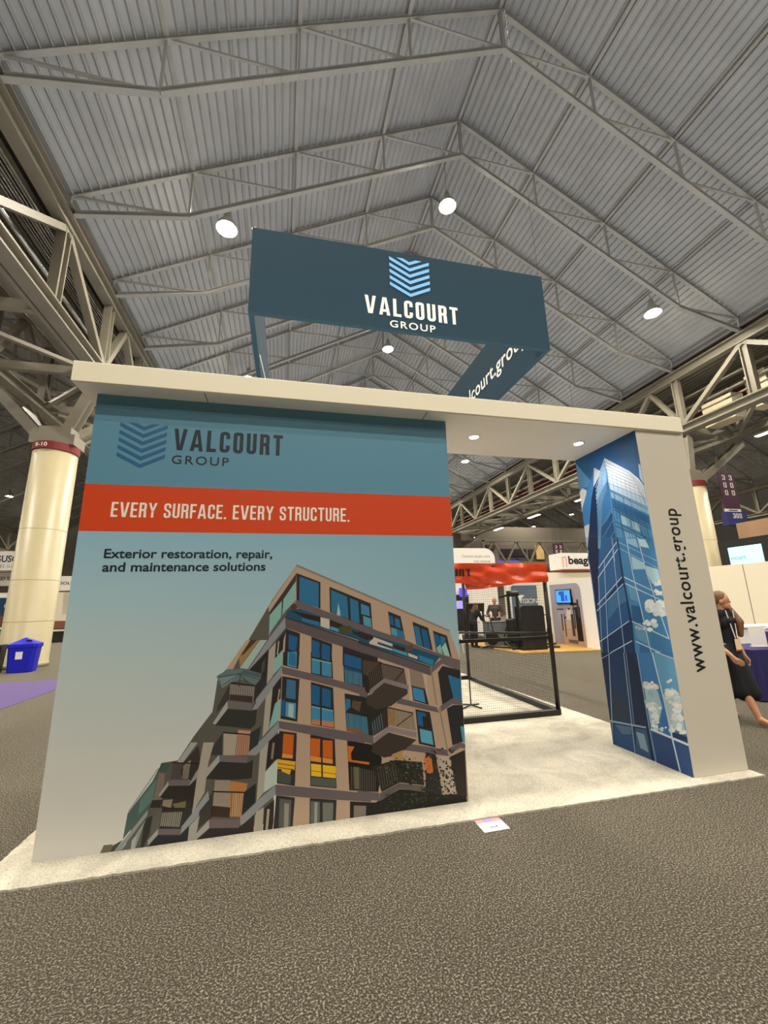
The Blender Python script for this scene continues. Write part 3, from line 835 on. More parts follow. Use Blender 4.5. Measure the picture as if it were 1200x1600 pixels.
75675a 2231,1026 2234,1025 2251,924 2248,924
75675a 2245,1038 2248,1037 2266,936 2263,936
75675a 2260,1050 2263,1050 2281,947 2278,947
75675a 2274,1062 2277,1062 2295,958 2292,958
75675a 2288,1074 2291,1074 2310,970 2307,970
75675a 2302,1086 2305,1086 2325,981 2322,981
75675a 2317,1098 2320,1098 2340,993 2337,993
847a7b 2237,912 2361,994 2570,925 2565,891 2360,959 2236,873
3c342f 2254,512 2388,582 2620,507 2475,417 2346,402 2247,451
3a2d28 2246,663 2383,766 2389,627 2258,564
ab9a84 2383,766 2600,707 2617,574 2393,635
b08a5c 2383,766 2449,748 2445,622 2393,635
3a302a 2387,765 2391,764 2400,633 2397,633
3a302a 2398,762 2402,761 2412,630 2408,630
3a302a 2410,759 2413,758 2424,627 2420,627
3a302a 2421,756 2425,755 2436,623 2432,624
3a302a 2432,752 2436,752 2447,620 2444,621
3a302a 2444,749 2447,749 2459,617 2455,617
3a302a 2455,746 2459,746 2471,614 2467,614
3a302a 2466,743 2470,743 2483,611 2479,611
3a302a 2478,740 2481,740 2494,608 2491,608
3a302a 2489,737 2493,737 2506,604 2502,605
3a302a 2500,734 2504,734 2518,601 2514,601
3a302a 2512,731 2516,731 2530,598 2526,598
3a302a 2523,728 2527,727 2542,595 2538,595
3a302a 2535,725 2539,724 2554,592 2550,592
3a302a 2546,722 2550,721 2566,588 2562,589
3a302a 2558,718 2562,718 2577,585 2574,585
3a302a 2569,715 2573,715 2589,582 2586,582
3a302a 2581,712 2585,712 2601,579 2597,579
3a302a 2592,709 2596,709 2613,576 2609,576
1d1a1a 2377,766 2599,705 2601,713 2379,774
1d1a1a 2456,618 2598,700 2594,705 2452,624
4f8aa4 2253,671 2257,670 2270,572 2266,572
4f8aa4 2270,685 2274,685 2288,583 2284,583
4f8aa4 2288,700 2292,699 2307,594 2303,594
4f8aa4 2306,714 2311,714 2325,605 2321,605
4f8aa4 2325,729 2329,728 2344,616 2340,616
8a8081 2262,550 2389,627 2624,562 2619,524 2388,589 2266,511
2b2824 2245,348 2437,377 2660,339 2667,172 2468,214 2322,163
6b5f52 2289,339 2293,338 2316,180 2312,180
6b5f52 2308,343 2312,342 2335,185 2332,186
6b5f52 2328,347 2331,346 2354,191 2351,191
6b5f52 2347,351 2351,350 2374,197 2370,197
6b5f52 2366,355 2370,354 2393,202 2389,203
6b5f52 2386,359 2390,358 2413,208 2409,208
6b5f52 2405,363 2409,362 2432,214 2428,214
6b5f52 2425,367 2429,366 2452,220 2448,220
b08a5c 2411,420 2504,443 2492,371 2419,379
1c1d18 2294,101 2467,167 2678,127 2818,88 3020,73 3028,3 2300,0
5f5a58 2304,154 2465,210 2680,164 2678,120 2467,171 2303,100
2b3322 2502,271 2512,277 2521,268 2511,264
161a12 2514,284 2525,291 2536,280 2525,276
5d5f50 2557,349 2565,354 2572,347 2564,343
161a12 2382,249 2395,257 2407,244 2394,239
161a12 2543,197 2557,204 2569,191 2556,186
161a12 2521,313 2530,318 2538,310 2529,306
5d5f50 2614,250 2626,257 2638,245 2626,241
5d5f50 2499,260 2508,265 2515,257 2507,254
161a12 2506,293 2515,298 2523,290 2515,287
5d5f50 2570,322 2580,328 2589,319 2579,315
161a12 2473,251 2480,255 2488,248 2480,244
161a12 2514,300 2520,303 2526,297 2520,295
2b3322 2352,312 2364,319 2376,308 2364,303
2b3322 2566,284 2575,289 2585,280 2575,276
39402c 2430,330 2437,334 2444,327 2437,324
161a12 2497,326 2508,332 2518,322 2507,317
5d5f50 2529,279 2537,283 2544,276 2537,273
2b3322 2444,315 2453,320 2461,312 2453,309
20261a 2493,282 2502,287 2511,279 2502,275
161a12 2701,331 2714,338 2727,326 2714,321
39402c 2577,278 2592,287 2606,273 2591,267
20261a 2632,339 2644,346 2656,335 2643,330
2b3322 2480,267 2490,273 2499,263 2489,259
5d5f50 2499,236 2506,240 2513,234 2506,231
161a12 2532,286 2539,290 2546,283 2538,280
2b3322 2631,278 2641,283 2651,274 2641,270
20261a 2440,284 2446,287 2452,281 2446,279
5d5f50 2484,346 2499,354 2513,340 2499,334
20261a 2614,266 2622,271 2630,263 2622,260
39402c 2584,247 2597,255 2609,242 2596,237
39402c 2462,316 2470,320 2477,313 2469,310
2b3322 2475,287 2485,292 2494,283 2484,279
2b3322 2437,330 2445,335 2452,327 2445,324
2b3322 2576,276 2585,281 2592,273 2584,270
161a12 2516,330 2524,334 2532,327 2524,323
5d5f50 2719,238 2731,244 2741,234 2730,229
20261a 2319,260 2330,267 2341,256 2330,251
5d5f50 2456,294 2463,298 2471,291 2463,288
39402c 2690,325 2700,330 2708,322 2699,318
5d5f50 2542,341 2555,349 2568,336 2554,330
161a12 2532,217 2545,224 2558,212 2545,206
161a12 2732,314 2738,318 2745,311 2738,309
5d5f50 2650,289 2657,292 2662,287 2656,284
20261a 2680,195 2692,202 2704,191 2692,186
39402c 2607,324 2617,330 2627,320 2616,316
20261a 2499,382 2506,387 2514,380 2506,376
161a12 2510,266 2522,273 2533,262 2521,258
2b3322 2632,228 2645,235 2658,223 2644,218
5d5f50 2306,336 2313,340 2320,333 2313,330
39402c 2390,228 2403,236 2415,224 2402,218
5d5f50 2597,302 2604,306 2610,300 2603,297
2b3322 2598,246 2606,251 2614,243 2606,240
20261a 2534,282 2548,290 2562,277 2548,272
5d5f50 2473,258 2480,261 2486,255 2479,253
39402c 2428,290 2442,298 2456,284 2442,278
20261a 2504,244 2519,252 2533,238 2518,232
161a12 2695,228 2708,236 2721,223 2708,218
39402c 2388,305 2401,313 2414,300 2401,294
161a12 2692,236 2700,241 2707,233 2700,230
5d5f50 2608,299 2614,303 2621,296 2614,293
2b3322 2601,209 2608,213 2615,206 2608,203
20261a 2406,230 2414,235 2421,227 2413,224
5d5f50 2497,294 2506,299 2514,291 2505,288
5d5f50 2633,231 2644,238 2655,227 2643,222
161a12 2562,270 2576,278 2589,265 2575,259
20261a 2502,265 2516,273 2529,260 2515,254
39402c 2440,345 2448,350 2456,342 2448,339
5d5f50 2522,339 2537,347 2551,334 2536,328
2b3322 2533,341 2542,346 2552,337 2542,333
161a12 2490,237 2505,246 2519,232 2504,226
5d5f50 2529,275 2536,279 2543,272 2536,269
5d5f50 2592,203 2601,208 2610,200 2601,196
20261a 2538,344 2552,352 2566,339 2551,333
161a12 2307,257 2314,261 2321,254 2314,251
20261a 2462,264 2467,268 2473,262 2467,260
161a12 2336,317 2342,321 2348,315 2342,312
5d5f50 2594,374 2601,379 2608,372 2601,369
20261a 2643,280 2659,289 2673,275 2658,268
39402c 2522,394 2529,398 2536,391 2529,388
161a12 2423,357 2435,364 2446,353 2434,348
2b3322 2590,330 2604,338 2618,325 2603,319
2b3322 2628,315 2637,320 2645,312 2637,308
39402c 2496,340 2507,347 2517,336 2506,332
161a12 2583,306 2592,311 2601,302 2592,298
2b3322 2479,252 2485,255 2490,250 2484,248
161a12 2589,308 2600,314 2610,304 2599,299
5d5f50 2419,276 2425,279 2430,274 2425,272
161a12 2744,220 2759,229 2774,214 2758,208
161a12 2433,318 2439,322 2445,316 2439,313
5d5f50 2355,299 2365,305 2375,295 2365,291
161a12 2511,311 2519,316 2527,308 2519,305
5d5f50 2520,279 2529,284 2538,275 2529,272
161a12 2441,342 2456,350 2470,336 2455,330
2b3322 2571,279 2584,287 2596,275 2583,269
20261a 2588,274 2595,278 2602,272 2595,269
2b3322 2604,319 2616,326 2627,315 2615,310
20261a 2478,350 2493,359 2507,345 2492,339
5d5f50 2353,328 2365,335 2377,323 2364,318
161a12 2558,250 2565,254 2573,247 2565,244
161a12 2463,292 2470,297 2477,290 2470,287
39402c 2375,307 2384,312 2392,304 2383,301
20261a 2450,261 2460,266 2469,257 2459,253
2b3322 2471,234 2479,239 2487,231 2479,228
20261a 2540,276 2551,282 2562,272 2551,267
5d5f50 2511,239 2521,244 2531,235 2520,231
39402c 2566,215 2581,223 2595,209 2580,203
2b3322 2465,273 2475,279 2485,269 2475,264
161a12 2603,245 2618,253 2631,239 2617,234
20261a 2675,304 2685,310 2695,301 2685,297
5d5f50 2528,312 2539,319 2550,308 2539,304
161a12 2419,220 2430,226 2441,215 2430,211
161a12 2516,304 2524,309 2531,301 2523,298
5d5f50 2609,319 2621,326 2633,314 2621,309
20261a 2442,255 2456,264 2470,250 2456,244
5d5f50 2511,278 2521,284 2531,274 2521,270
161a12 2490,302 2502,309 2513,298 2501,293
20261a 2543,372 2556,379 2567,368 2555,363
20261a 2286,316 2299,324 2311,311 2298,306
20261a 2565,271 2573,276 2581,268 2573,264
2b3322 2720,337 2726,341 2731,335 2725,333
161a12 2512,259 2525,267 2537,255 2524,250
5d5f50 2534,318 2544,323 2553,314 2543,310
20261a 2447,281 2457,287 2466,278 2456,274
161a12 2508,370 2516,375 2524,366 2516,363
2b3322 2539,347 2549,353 2558,344 2548,339
161a12 2522,243 2532,249 2541,240 2532,236
39402c 2384,227 2398,235 2412,221 2398,215
5d5f50 2438,247 2446,251 2453,244 2445,240
2b3322 2584,260 2596,267 2607,256 2595,251
2b3322 2428,320 2443,328 2456,315 2442,309
161a12 2381,345 2395,353 2409,340 2395,334
20261a 2396,374 2407,380 2417,370 2406,366
2b3322 2490,295 2501,302 2511,291 2500,287
20261a 2532,261 2545,269 2558,256 2545,250
5d5f50 2522,321 2536,329 2549,316 2535,311
2b3322 2387,375 2393,379 2399,373 2393,370
2b3322 2634,316 2647,324 2659,311 2646,306
161a12 2463,322 2474,328 2485,318 2473,313
2b3322 2482,361 2495,369 2508,356 2495,350
2b3322 2526,263 2541,271 2555,257 2540,251
161a12 2392,403 2399,406 2404,401 2398,398
20261a 2454,352 2468,360 2481,347 2467,341
5d5f50 2606,339 2615,344 2624,335 2615,331
39402c 2379,317 2388,322 2397,313 2388,310
2b3322 2595,338 2601,342 2607,336 2601,333
2b3322 2445,270 2454,275 2463,266 2454,263
5d5f50 2643,298 2652,304 2661,295 2652,291
161a12 2440,389 2448,394 2455,387 2448,384
20261a 2550,239 2556,243 2562,237 2556,235
5d5f50 2562,214 2574,221 2586,209 2574,204
2c2a2c 2692,409 2777,385 2818,88 2678,127
c4703a 2677,370 2738,380 2751,256 2684,247
b5a698 2806,374 2892,357 2933,91 2819,104
2b2824 2902,356 3033,394 3028,48 2942,74
1c1d18 2795,416 2802,421 2809,414 2802,410
161a12 2669,59 2679,65 2688,55 2678,51
20261a 2744,262 2749,265 2754,260 2749,257
2b3322 2849,66 2860,73 2870,62 2859,57
1c1d18 2667,328 2677,334 2685,325 2676,320
2a2520 2679,180 2684,183 2688,178 2684,176
1c1d18 2711,309 2715,312 2719,308 2715,306
20261a 2762,123 2767,126 2772,121 2766,118
39402c 2671,208 2677,212 2682,205 2676,203
161a12 2727,190 2732,194 2737,188 2732,186
2a2520 2910,92 2921,99 2930,88 2920,84
2b3322 2798,288 2810,296 2822,283 2809,277
39402c 2779,110 2784,113 2788,108 2784,106
39402c 2807,46 2812,49 2817,44 2812,42
161a12 2665,119 2674,125 2683,116 2674,112
2a2520 2909,390 2923,399 2935,385 2921,379
2a2520 2910,310 2920,317 2930,306 2919,301
161a12 2830,54 2843,62 2855,49 2842,44
161a12 2930,402 2938,407 2945,400 2937,396
1c1d18 2656,276 2661,279 2665,274 2660,272
2b3322 2890,411 2896,415 2902,409 2896,406
20261a 2888,343 2902,352 2914,339 2900,332
39402c 2768,399 2778,405 2788,395 2777,390
20261a 2691,172 2696,175 2700,170 2695,168
20261a 2653,275 2658,278 2663,273 2658,270
39402c 2931,214 2940,220 2949,211 2940,207
39402c 2716,210 2721,213 2726,208 2721,206
20261a 2826,193 2830,195 2833,191 2829,189
161a12 2868,210 2877,215 2884,207 2876,203
161a12 2806,55 2812,59 2817,53 2811,51
2a2520 2775,179 2784,185 2793,175 2784,171
2a2520 2795,55 2801,59 2807,53 2800,50
1c1d18 2833,144 2846,152 2858,139 2845,133
161a12 2937,355 2943,358 2948,353 2942,350
161a12 2847,217 2858,223 2867,213 2857,208
2b3322 2741,178 2748,182 2755,175 2748,172
20261a 2654,61 2658,64 2662,60 2658,58
39402c 2632,83 2644,91 2655,79 2643,73
1c1d18 2810,343 2817,347 2823,340 2816,337
1c1d18 2742,190 2755,198 2767,185 2754,178
161a12 2853,207 2867,215 2880,202 2866,195
161a12 2782,91 2787,94 2792,89 2787,86
1c1d18 2736,141 2745,147 2754,138 2744,133
20261a 2736,213 2745,219 2754,210 2745,205
161a12 2850,129 2862,137 2874,125 2861,119
39402c 2755,314 2766,322 2777,310 2765,304
2a2520 2649,90 2662,97 2673,85 2661,79
39402c 2884,144 2893,149 2900,141 2892,137
2a2520 2862,107 2873,113 2883,102 2872,98
161a12 2683,255 2695,263 2707,251 2694,245
39402c 2920,246 2929,252 2938,243 2928,238
39402c 2665,109 2669,111 2672,107 2669,105
39402c 2762,294 2775,303 2786,290 2774,284
1c1d18 2850,205 2860,211 2870,201 2859,196
1c1d18 2859,115 2873,124 2885,110 2872,104
20261a 2864,288 2873,294 2882,285 2872,280
2a2520 2859,163 2866,167 2872,160 2865,157
20261a 2836,83 2846,89 2854,79 2845,75
2b3322 2767,166 2777,172 2785,163 2776,158
2b3322 2634,130 2646,137 2656,126 2645,121
20261a 2878,161 2882,164 2886,160 2882,158
2a2520 2854,175 2860,179 2865,173 2859,170
20261a 2649,207 2655,210 2660,205 2654,202
20261a 2899,219 2905,223 2910,217 2904,214
39402c 2661,152 2674,160 2685,147 2673,141
1c1d18 2901,288 2912,295 2922,284 2911,279
39402c 2650,169 2655,172 2659,167 2654,165
20261a 2755,409 2767,417 2779,404 2766,398
39402c 2885,138 2897,146 2908,134 2896,128
39402c 2859,224 2866,229 2873,221 2866,217
161a12 2895,214 2908,222 2920,210 2907,204
161a12 2924,248 2937,256 2948,244 2936,238
2b3322 2906,308 2920,317 2932,303 2918,297
2b3322 2871,164 2876,168 2881,162 2876,160
2b3322 2659,238 2666,242 2672,236 2665,232
1c1d18 2709,86 2713,89 2716,85 2713,83
2a2520 2733,123 2744,130 2754,119 2743,114
2b3322 2908,285 2919,292 2929,281 2918,276
2b3322 2898,228 2904,232 2910,226 2903,223
1c1d18 2745,425 2751,429 2756,423 2750,420
2a2520 2928,292 2938,298 2947,288 2937,283
161a12 2782,113 2791,118 2798,110 2790,106
20261a 2924,32 2936,39 2947,28 2935,23
20261a 2884,232 2890,236 2896,230 2890,227
2a2520 2857,325 2865,331 2873,322 2865,318
20261a 2781,241 2795,250 2807,236 2794,230
161a12 2711,149 2716,152 2720,147 2715,145
1c1d18 2756,365 2763,370 2770,363 2763,359
39402c 2755,304 2761,308 2767,302 2761,299
2a2520 2641,185 2645,188 2649,183 2645,181
1c1d18 2686,122 2690,125 2694,121 2690,119
20261a 2722,143 2736,151 2748,138 2735,131
2a2520 2749,299 2756,304 2763,297 2756,293
1c1d18 2636,161 2641,164 2646,159 2641,156
1c1d18 2930,117 2942,124 2952,113 2940,108
2b3322 2796,287 2806,293 2814,284 2805,279
2b3322 2672,201 2681,206 2689,197 2680,193
20261a 2642,185 2654,193 2665,181 2653,175
2b3322 2906,141 2916,147 2925,137 2915,132
2b3322 2930,56 2935,59 2939,55 2934,53
161a12 2903,42 2915,50 2926,37 2914,32
20261a 2790,73 2802,81 2812,69 2801,63
1c1d18 2830,326 2841,334 2852,322 2840,317
1c1d18 2744,133 2753,139 2761,130 2752,126
1c1d18 2797,65 2808,72 2817,61 2807,57
39402c 2827,255 2836,261 2845,252 2836,248
39402c 2859,219 2865,223 2870,217 2865,214
161a12 2846,217 2858,225 2869,213 2857,207
161a12 2790,136 2798,141 2804,134 2797,130
161a12 2874,242 2884,248 2893,239 2883,234
161a12 2698,92 2710,99 2721,87 2709,82
1c1d18 2831,230 2841,236 2850,226 2840,222
161a12 2702,288 2708,292 2714,285 2708,282
2b3322 2856,79 2863,83 2869,76 2862,73
1c1d18 2709,203 2715,207 2719,201 2714,199
2a2520 2729,146 2734,149 2739,144 2734,142
161a12 2791,248 2797,252 2802,246 2796,244
39402c 2913,157 2922,162 2930,153 2921,149
2a2520 2817,110 2828,116 2837,106 2827,101
2b3322 2684,374 2695,382 2705,371 2694,365
39402c 2825,78 2835,84 2845,73 2835,69
2a2520 2882,87 2887,90 2891,86 2886,84
2a2520 2880,177 2890,183 2899,173 2889,169
2b3322 2856,104 2861,107 2866,102 2861,100
2b3322 2916,177 2929,185 2940,172 2927,167
39402c 2803,89 2809,93 2814,87 2808,84
2a2520 2706,184 2713,188 2719,181 2712,178
20261a 2620,66 2630,72 2640,62 2630,57
39402c 2893,280 2904,287 2914,276 2903,271
2a2520 2806,143 2818,151 2828,139 2817,134
1c1d18 2763,173 2771,178 2779,170 2771,166
1c1d18 2782,215 2794,223 2805,211 2793,205
2b3322 2741,421 2747,425 2753,419 2747,416
39402c 2758,290 2771,299 2783,286 2770,280
2a2520 2754,160 2764,166 2773,156 2763,152
39402c 2778,363 2783,366 2788,361 2783,358
2b3322 2832,145 2843,152 2853,141 2842,136
20261a 2937,123 2942,127 2948,121 2942,119
161a12 2709,146 2715,150 2721,144 2715,141
20261a 2645,110 2656,117 2666,106 2655,101
2a2520 2747,54 2760,62 2771,49 2759,44
20261a 2899,266 2913,275 2925,261 2911,255
2a2520 2747,258 2759,265 2769,254 2758,248
161a12 2772,84 2779,88 2785,81 2779,78
2b3322 2795,95 2802,100 2808,93 2801,89
2b3322 2935,224 2947,231 2958,219 2946,214
2a2520 2928,231 2938,237 2946,228 2937,223
2a2520 2826,220 2835,226 2843,217 2834,213
2a2520 2823,245 2835,252 2845,241 2834,235
2b3322 2808,151 2815,155 2822,148 2815,145
2b3322 2679,258 2690,266 2701,254 2689,248
2a2520 2636,119 2641,122 2646,117 2641,115
161a12 2689,163 2698,169 2707,159 2697,155
161a12 2905,303 2913,308 2921,300 2913,296
161a12 2661,105 2668,109 2673,103 2667,100
2b3322 2748,141 2755,146 2761,139 2754,136
39402c 2738,412 2744,416 2750,409 2744,406
161a12 2778,149 2791,157 2803,144 2790,137
2b3322 2772,255 2781,261 2789,252 2780,248
161a12 2852,272 2866,281 2879,267 2865,261
1c1d18 2928,248 2935,252 2942,245 2934,242
39402c 2747,203 2760,211 2771,199 2759,193
2b3322 2870,163 2882,170 2892,159 2881,153
2b3322 2636,255 2643,259 2650,252 2643,248
1c1d18 2822,263 2829,268 2835,261 2828,258
161a12 2733,116 2739,120 2745,113 2738,110
2a2520 2661,192 2666,195 2670,190 2666,187
39402c 2656,140 2661,143 2665,138 2661,136
39402c 2663,114 2671,119 2678,111 2670,107
39402c 2882,277 2895,286 2907,272 2894,266
1c1d18 2847,88 2851,91 2855,86 2851,84
2b3322 2802,54 2808,57 2813,51 2807,49
1c1d18 2895,187 2903,192 2910,184 2902,180
161a12 2782,146 2796,154 2808,141 2795,135
2b3322 2711,204 2719,209 2727,200 2719,196
161a12 2655,141 2667,149 2679,136 2667,130
2a2520 2701,241 2711,247 2720,237 2710,233
39402c 2677,276 2688,283 2699,272 2688,267
1c1d18 2672,270 2682,277 2692,266 2682,261
2b3322 2907,212 2912,215 2916,210 2911,208
2b3322 2771,135 2784,143 2796,130 2783,124
20261a 2854,49 2861,53 2867,47 2860,44
20261a 2646,275 2656,281 2666,271 2656,266
39402c 2650,314 2658,320 2666,311 2657,307
39402c 2803,263 2817,271 2829,258 2816,251
2b3322 2677,149 2685,154 2692,146 2684,143
39402c 2836,122 2845,128 2853,119 2844,115
39402c 2818,229 2829,237 2840,225 2828,220
39402c 2920,157 2933,165 2944,153 2931,147
1c1d18 2833,67 2838,69 2842,65 2837,63
161a12 2906,213 2917,220 2927,209 2916,204
39402c 2784,143 2796,151 2808,138 2795,132
161a12 2813,70 2820,75 2827,67 2820,64
1c1d18 2806,44 2818,51 2829,39 2817,34
2a2520 2853,311 2866,319 2877,307 2865,301
2a2520 2720,233 2728,238 2736,230 2727,226
2b3322 2771,356 2782,363 2792,352 2781,347
2a2520 2722,57 2727,60 2731,55 2726,53
2a2520 2892,399 2899,403 2905,396 2899,393
2b3322 2643,220 2653,225 2661,216 2652,212
2b3322 2731,214 2735,217 2739,213 2735,211
1c1d18 2869,289 2879,296 2888,286 2878,281
161a12 2741,326 2745,329 2749,325 2745,322
20261a 2849,231 2857,236 2864,228 2856,225
20261a 2702,347 2707,351 2713,345 2707,342
20261a 2901,105 2907,109 2913,102 2907,99
39402c 2637,196 2648,203 2658,192 2647,187
39402c 2759,69 2770,76 2780,65 2769,60
1c1d18 2905,188 2917,195 2928,184 2916,178
39402c 2638,140 2644,144 2649,138 2643,136
161a12 2829,182 2841,189 2852,177 2840,171
39402c 2720,132 2731,139 2741,128 2730,124
20261a 2877,85 2890,92 2900,80 2888,75
2a2520 2687,217 2696,222 2704,214 2695,210
1c1d18 2628,88 2634,92 2640,85 2634,82
20261a 2827,258 2839,265 2849,254 2838,249
1c1d18 2937,343 2943,346 2948,341 2942,338
1c1d18 2779,231 2792,239 2804,226 2791,220
2b3322 2647,183 2659,191 2670,179 2658,173
161a12 2867,84 2873,87 2877,82 2872,80
2a2520 2931,272 2944,280 2957,267 2943,260
39402c 2679,117 2686,121 2692,114 2686,111
2b3322 2837,162 2844,166 2849,160 2843,157
2a2520 2756,146 2767,153 2776,142 2766,138
20261a 2707,169 2715,174 2722,166 2714,162
1c1d18 2719,370 2732,379 2744,366 2731,360
20261a 2647,216 2653,220 2659,214 2653,212
161a12 2788,212 2801,220 2813,207 2800,201
20261a 2891,405 2904,413 2915,400 2903,394
2a2520 2806,189 2810,191 2814,187 2810,185
39402c 2913,209 2924,216 2934,205 2923,200
20261a 2809,246 2816,251 2824,243 2816,240
20261a 2814,265 2822,270 2829,262 2821,258
161a12 2679,125 2688,131 2696,122 2687,118
20261a 2676,129 2680,132 2683,128 2679,126
39402c 2892,141 2897,144 2902,139 2897,137
1c1d18 2729,247 2734,250 2739,245 2734,242
20261a 2737,376 2745,381 2752,373 2744,369
39402c 2668,82 2680,89 2691,77 2679,72
2a2520 2661,97 2670,102 2678,93 2669,89
39402c 2725,218 2735,225 2744,215 2734,210
2a2520 2729,57 2742,65 2754,52 2741,46
2b3322 2890,53 2894,56 2897,52 2893,50
1c1d18 2873,39 2880,44 2886,36 2879,33
39402c 2777,71 2786,77 2794,68 2785,64
2a2520 2683,153 2689,157 2694,151 2688,148
2a2520 2730,112 2734,114 2738,110 2734,108
2b3322 2712,300 2718,304 2723,298 2717,296
20261a 2838,390 2843,393 2848,388 2843,385
161a12 2826,424 2838,432 2849,420 2837,414
20261a 2661,185 2667,189 2672,183 2666,180
20261a 2689,146 2693,149 2697,144 2693,142
39402c 2665,67 2676,74 2686,63 2675,58
2a2520 2689,123 2697,128 2704,120 2696,117
39402c 2807,414 2816,420 2825,411 2816,406
161a12 2643,149 2652,155 2660,145 2651,141
2a2520 2725,72 2734,77 2741,69 2733,65
20261a 2692,121 2703,128 2714,116 2703,111
161a12 2699,255 2705,259 2710,253 2705,250
39402c 2662,202 2668,206 2674,200 2668,197
2a2520 2911,144 2921,150 2930,141 2920,136
161a12 2795,52 2804,58 2811,49 2803,45
1c1d18 2756,348 2765,355 2774,345 2765,340
20261a 2765,128 2774,134 2782,125 2773,121
161a12 2888,204 2894,208 2900,202 2894,199
2b3322 2632,313 2641,319 2650,310 2640,305
34392a 2430,98 2438,104 2445,97 2437,91
34392a 2408,78 2417,84 2426,76 2417,70
23281e 2442,57 2447,60 2452,55 2447,52
34392a 2508,72 2518,78 2528,69 2518,63
23281e 2466,70 2471,74 2477,69 2471,65
3d3f33 2661,92 2668,96 2674,91 2667,87
4a4c40 2616,62 2620,65 2624,61 2620,59
4a4c40 2379,90 2385,94 2390,88 2385,85
23281e 2445,83 2454,89 2463,81 2454,75
4a4c40 2391,90 2398,95 2405,89 2398,84
4a4c40 2508,127 2518,133 2528,125 2518,119
34392a 2581,92 2591,98 2599,90 2590,84
3d3f33 2529,38 2538,44 2547,36 2538,30
34392a 2443,101 2447,104 2451,100 2447,98
34392a 2597,122 2603,126 2608,121 2602,117
23281e 2678,16 2684,20 2688,15 2683,12
23281e 2368,67 2374,72 2381,66 2374,61
23281e 2546,84 2555,90 2564,82 2554,76
4a4c40 2683,107 2692,112 2700,105 2691,99
34392a 2446,139 2454,145 2463,137 2454,132
34392a 2559,26 2566,30 2572,25 2565,21
23281e 2587,116 2597,122 2605,114 2596,108
3d3f33 2359,65 2366,70 2373,63 2366,59
4a4c40 2438,127 2445,131 2452,125 2445,121
4a4c40 2499,73 2508,78 2516,71 2507,66
34392a 2345,134 2349,137 2353,133 2349,130
23281e 2565,129 2572,134 2579,127 2572,122
34392a 2629,87 2640,94 2651,84 2640,77
3d3f33 2600,116 2607,120 2614,114 2607,110
4a4c40 2552,97 2557,100 2561,96 2556,93
3d3f33 2640,18 2648,23 2656,16 2647,10
23281e 2438,136 2448,143 2457,134 2447,128
23281e 2374,86 2379,89 2383,85 2379,83
4a4c40 2562,117 2572,124 2582,115 2572,108
4a4c40 2563,123 2574,129 2583,120 2573,114
4a4c40 2589,126 2595,130 2600,125 2594,121
3d3f33 2543,88 2550,93 2557,87 2550,82
4a4c40 2376,110 2382,114 2389,108 2382,104
4a4c40 2406,35 2417,42 2427,33 2416,26
34392a 2531,25 2539,30 2546,23 2538,18
23281e 2385,126 2389,129 2393,125 2389,123
34392a 2362,142 2368,146 2373,141 2367,137
3d3f33 2492,104 2497,107 2503,102 2497,99
4a4c40 2617,79 2624,84 2631,78 2624,73
3d3f33 2465,47 2468,50 2472,46 2468,44
4a4c40 2595,74 2603,79 2611,72 2603,67
3d3f33 2553,63 2561,69 2569,61 2561,56
3d3f33 2442,33 2452,40 2462,31 2452,25
4a4c40 2387,120 2394,125 2401,118 2394,114
23281e 2350,67 2358,73 2367,65 2358,59
3d3f33 2338,43 2346,48 2354,41 2346,36
34392a 2666,15 2674,20 2681,14 2674,9
34392a 2633,118 2643,124 2652,116 2643,110
23281e 2684,104 2690,107 2695,103 2690,99
4a4c40 2562,69 2569,74 2577,67 2569,62
23281e 2408,104 2415,108 2422,102 2415,98
23281e 2359,32 2365,36 2370,31 2364,27
34392a 2448,30 2459,36 2469,27 2458,21
34392a 2636,22 2647,29 2657,20 2646,13
4a4c40 2371,142 2380,148 2388,141 2379,135
3d3f33 2370,105 2374,109 2379,104 2374,101
23281e 2560,106 2569,112 2577,104 2568,98
3d3f33 2430,45 2434,47 2438,44 2434,41
3d3f33 2677,41 2681,44 2685,40 2681,37
23281e 2447,91 2456,97 2465,88 2456,82
3d3f33 2600,59 2606,63 2612,57 2606,53
23281e 2335,79 2339,81 2343,78 2339,75
4a4c40 2557,76 2564,80 2570,74 2564,70
4a4c40 2594,87 2605,93 2614,84 2604,78
3d3f33 2655,36 2659,39 2664,34 2659,31
3d3f33 2460,67 2469,73 2477,65 2468,59
3d3f33 2359,33 2364,36 2369,32 2364,29
23281e 2448,49 2454,52 2460,47 2454,43
23281e 2349,139 2358,145 2366,137 2357,131
23281e 2453,65 2463,72 2473,63 2462,56
34392a 2504,111 2512,116 2520,109 2512,104
3d3f33 2489,128 2496,132 2502,127 2495,123
4a4c40 2554,121 2563,127 2572,119 2562,113
23281e 2625,100 2635,106 2644,98 2634,92
34392a 2645,17 2650,20 2655,16 2649,13
4a4c40 2477,53 2482,56 2487,52 2482,49
4a4c40 2485,56 2492,60 2499,54 2492,49
4a4c40 2638,59 2648,65 2658,56 2647,50
4a4c40 2353,50 2360,55 2367,49 2360,44
23281e 2379,83 2386,87 2392,81 2385,77
3d3f33 2584,114 2594,120 2603,112 2593,106"""
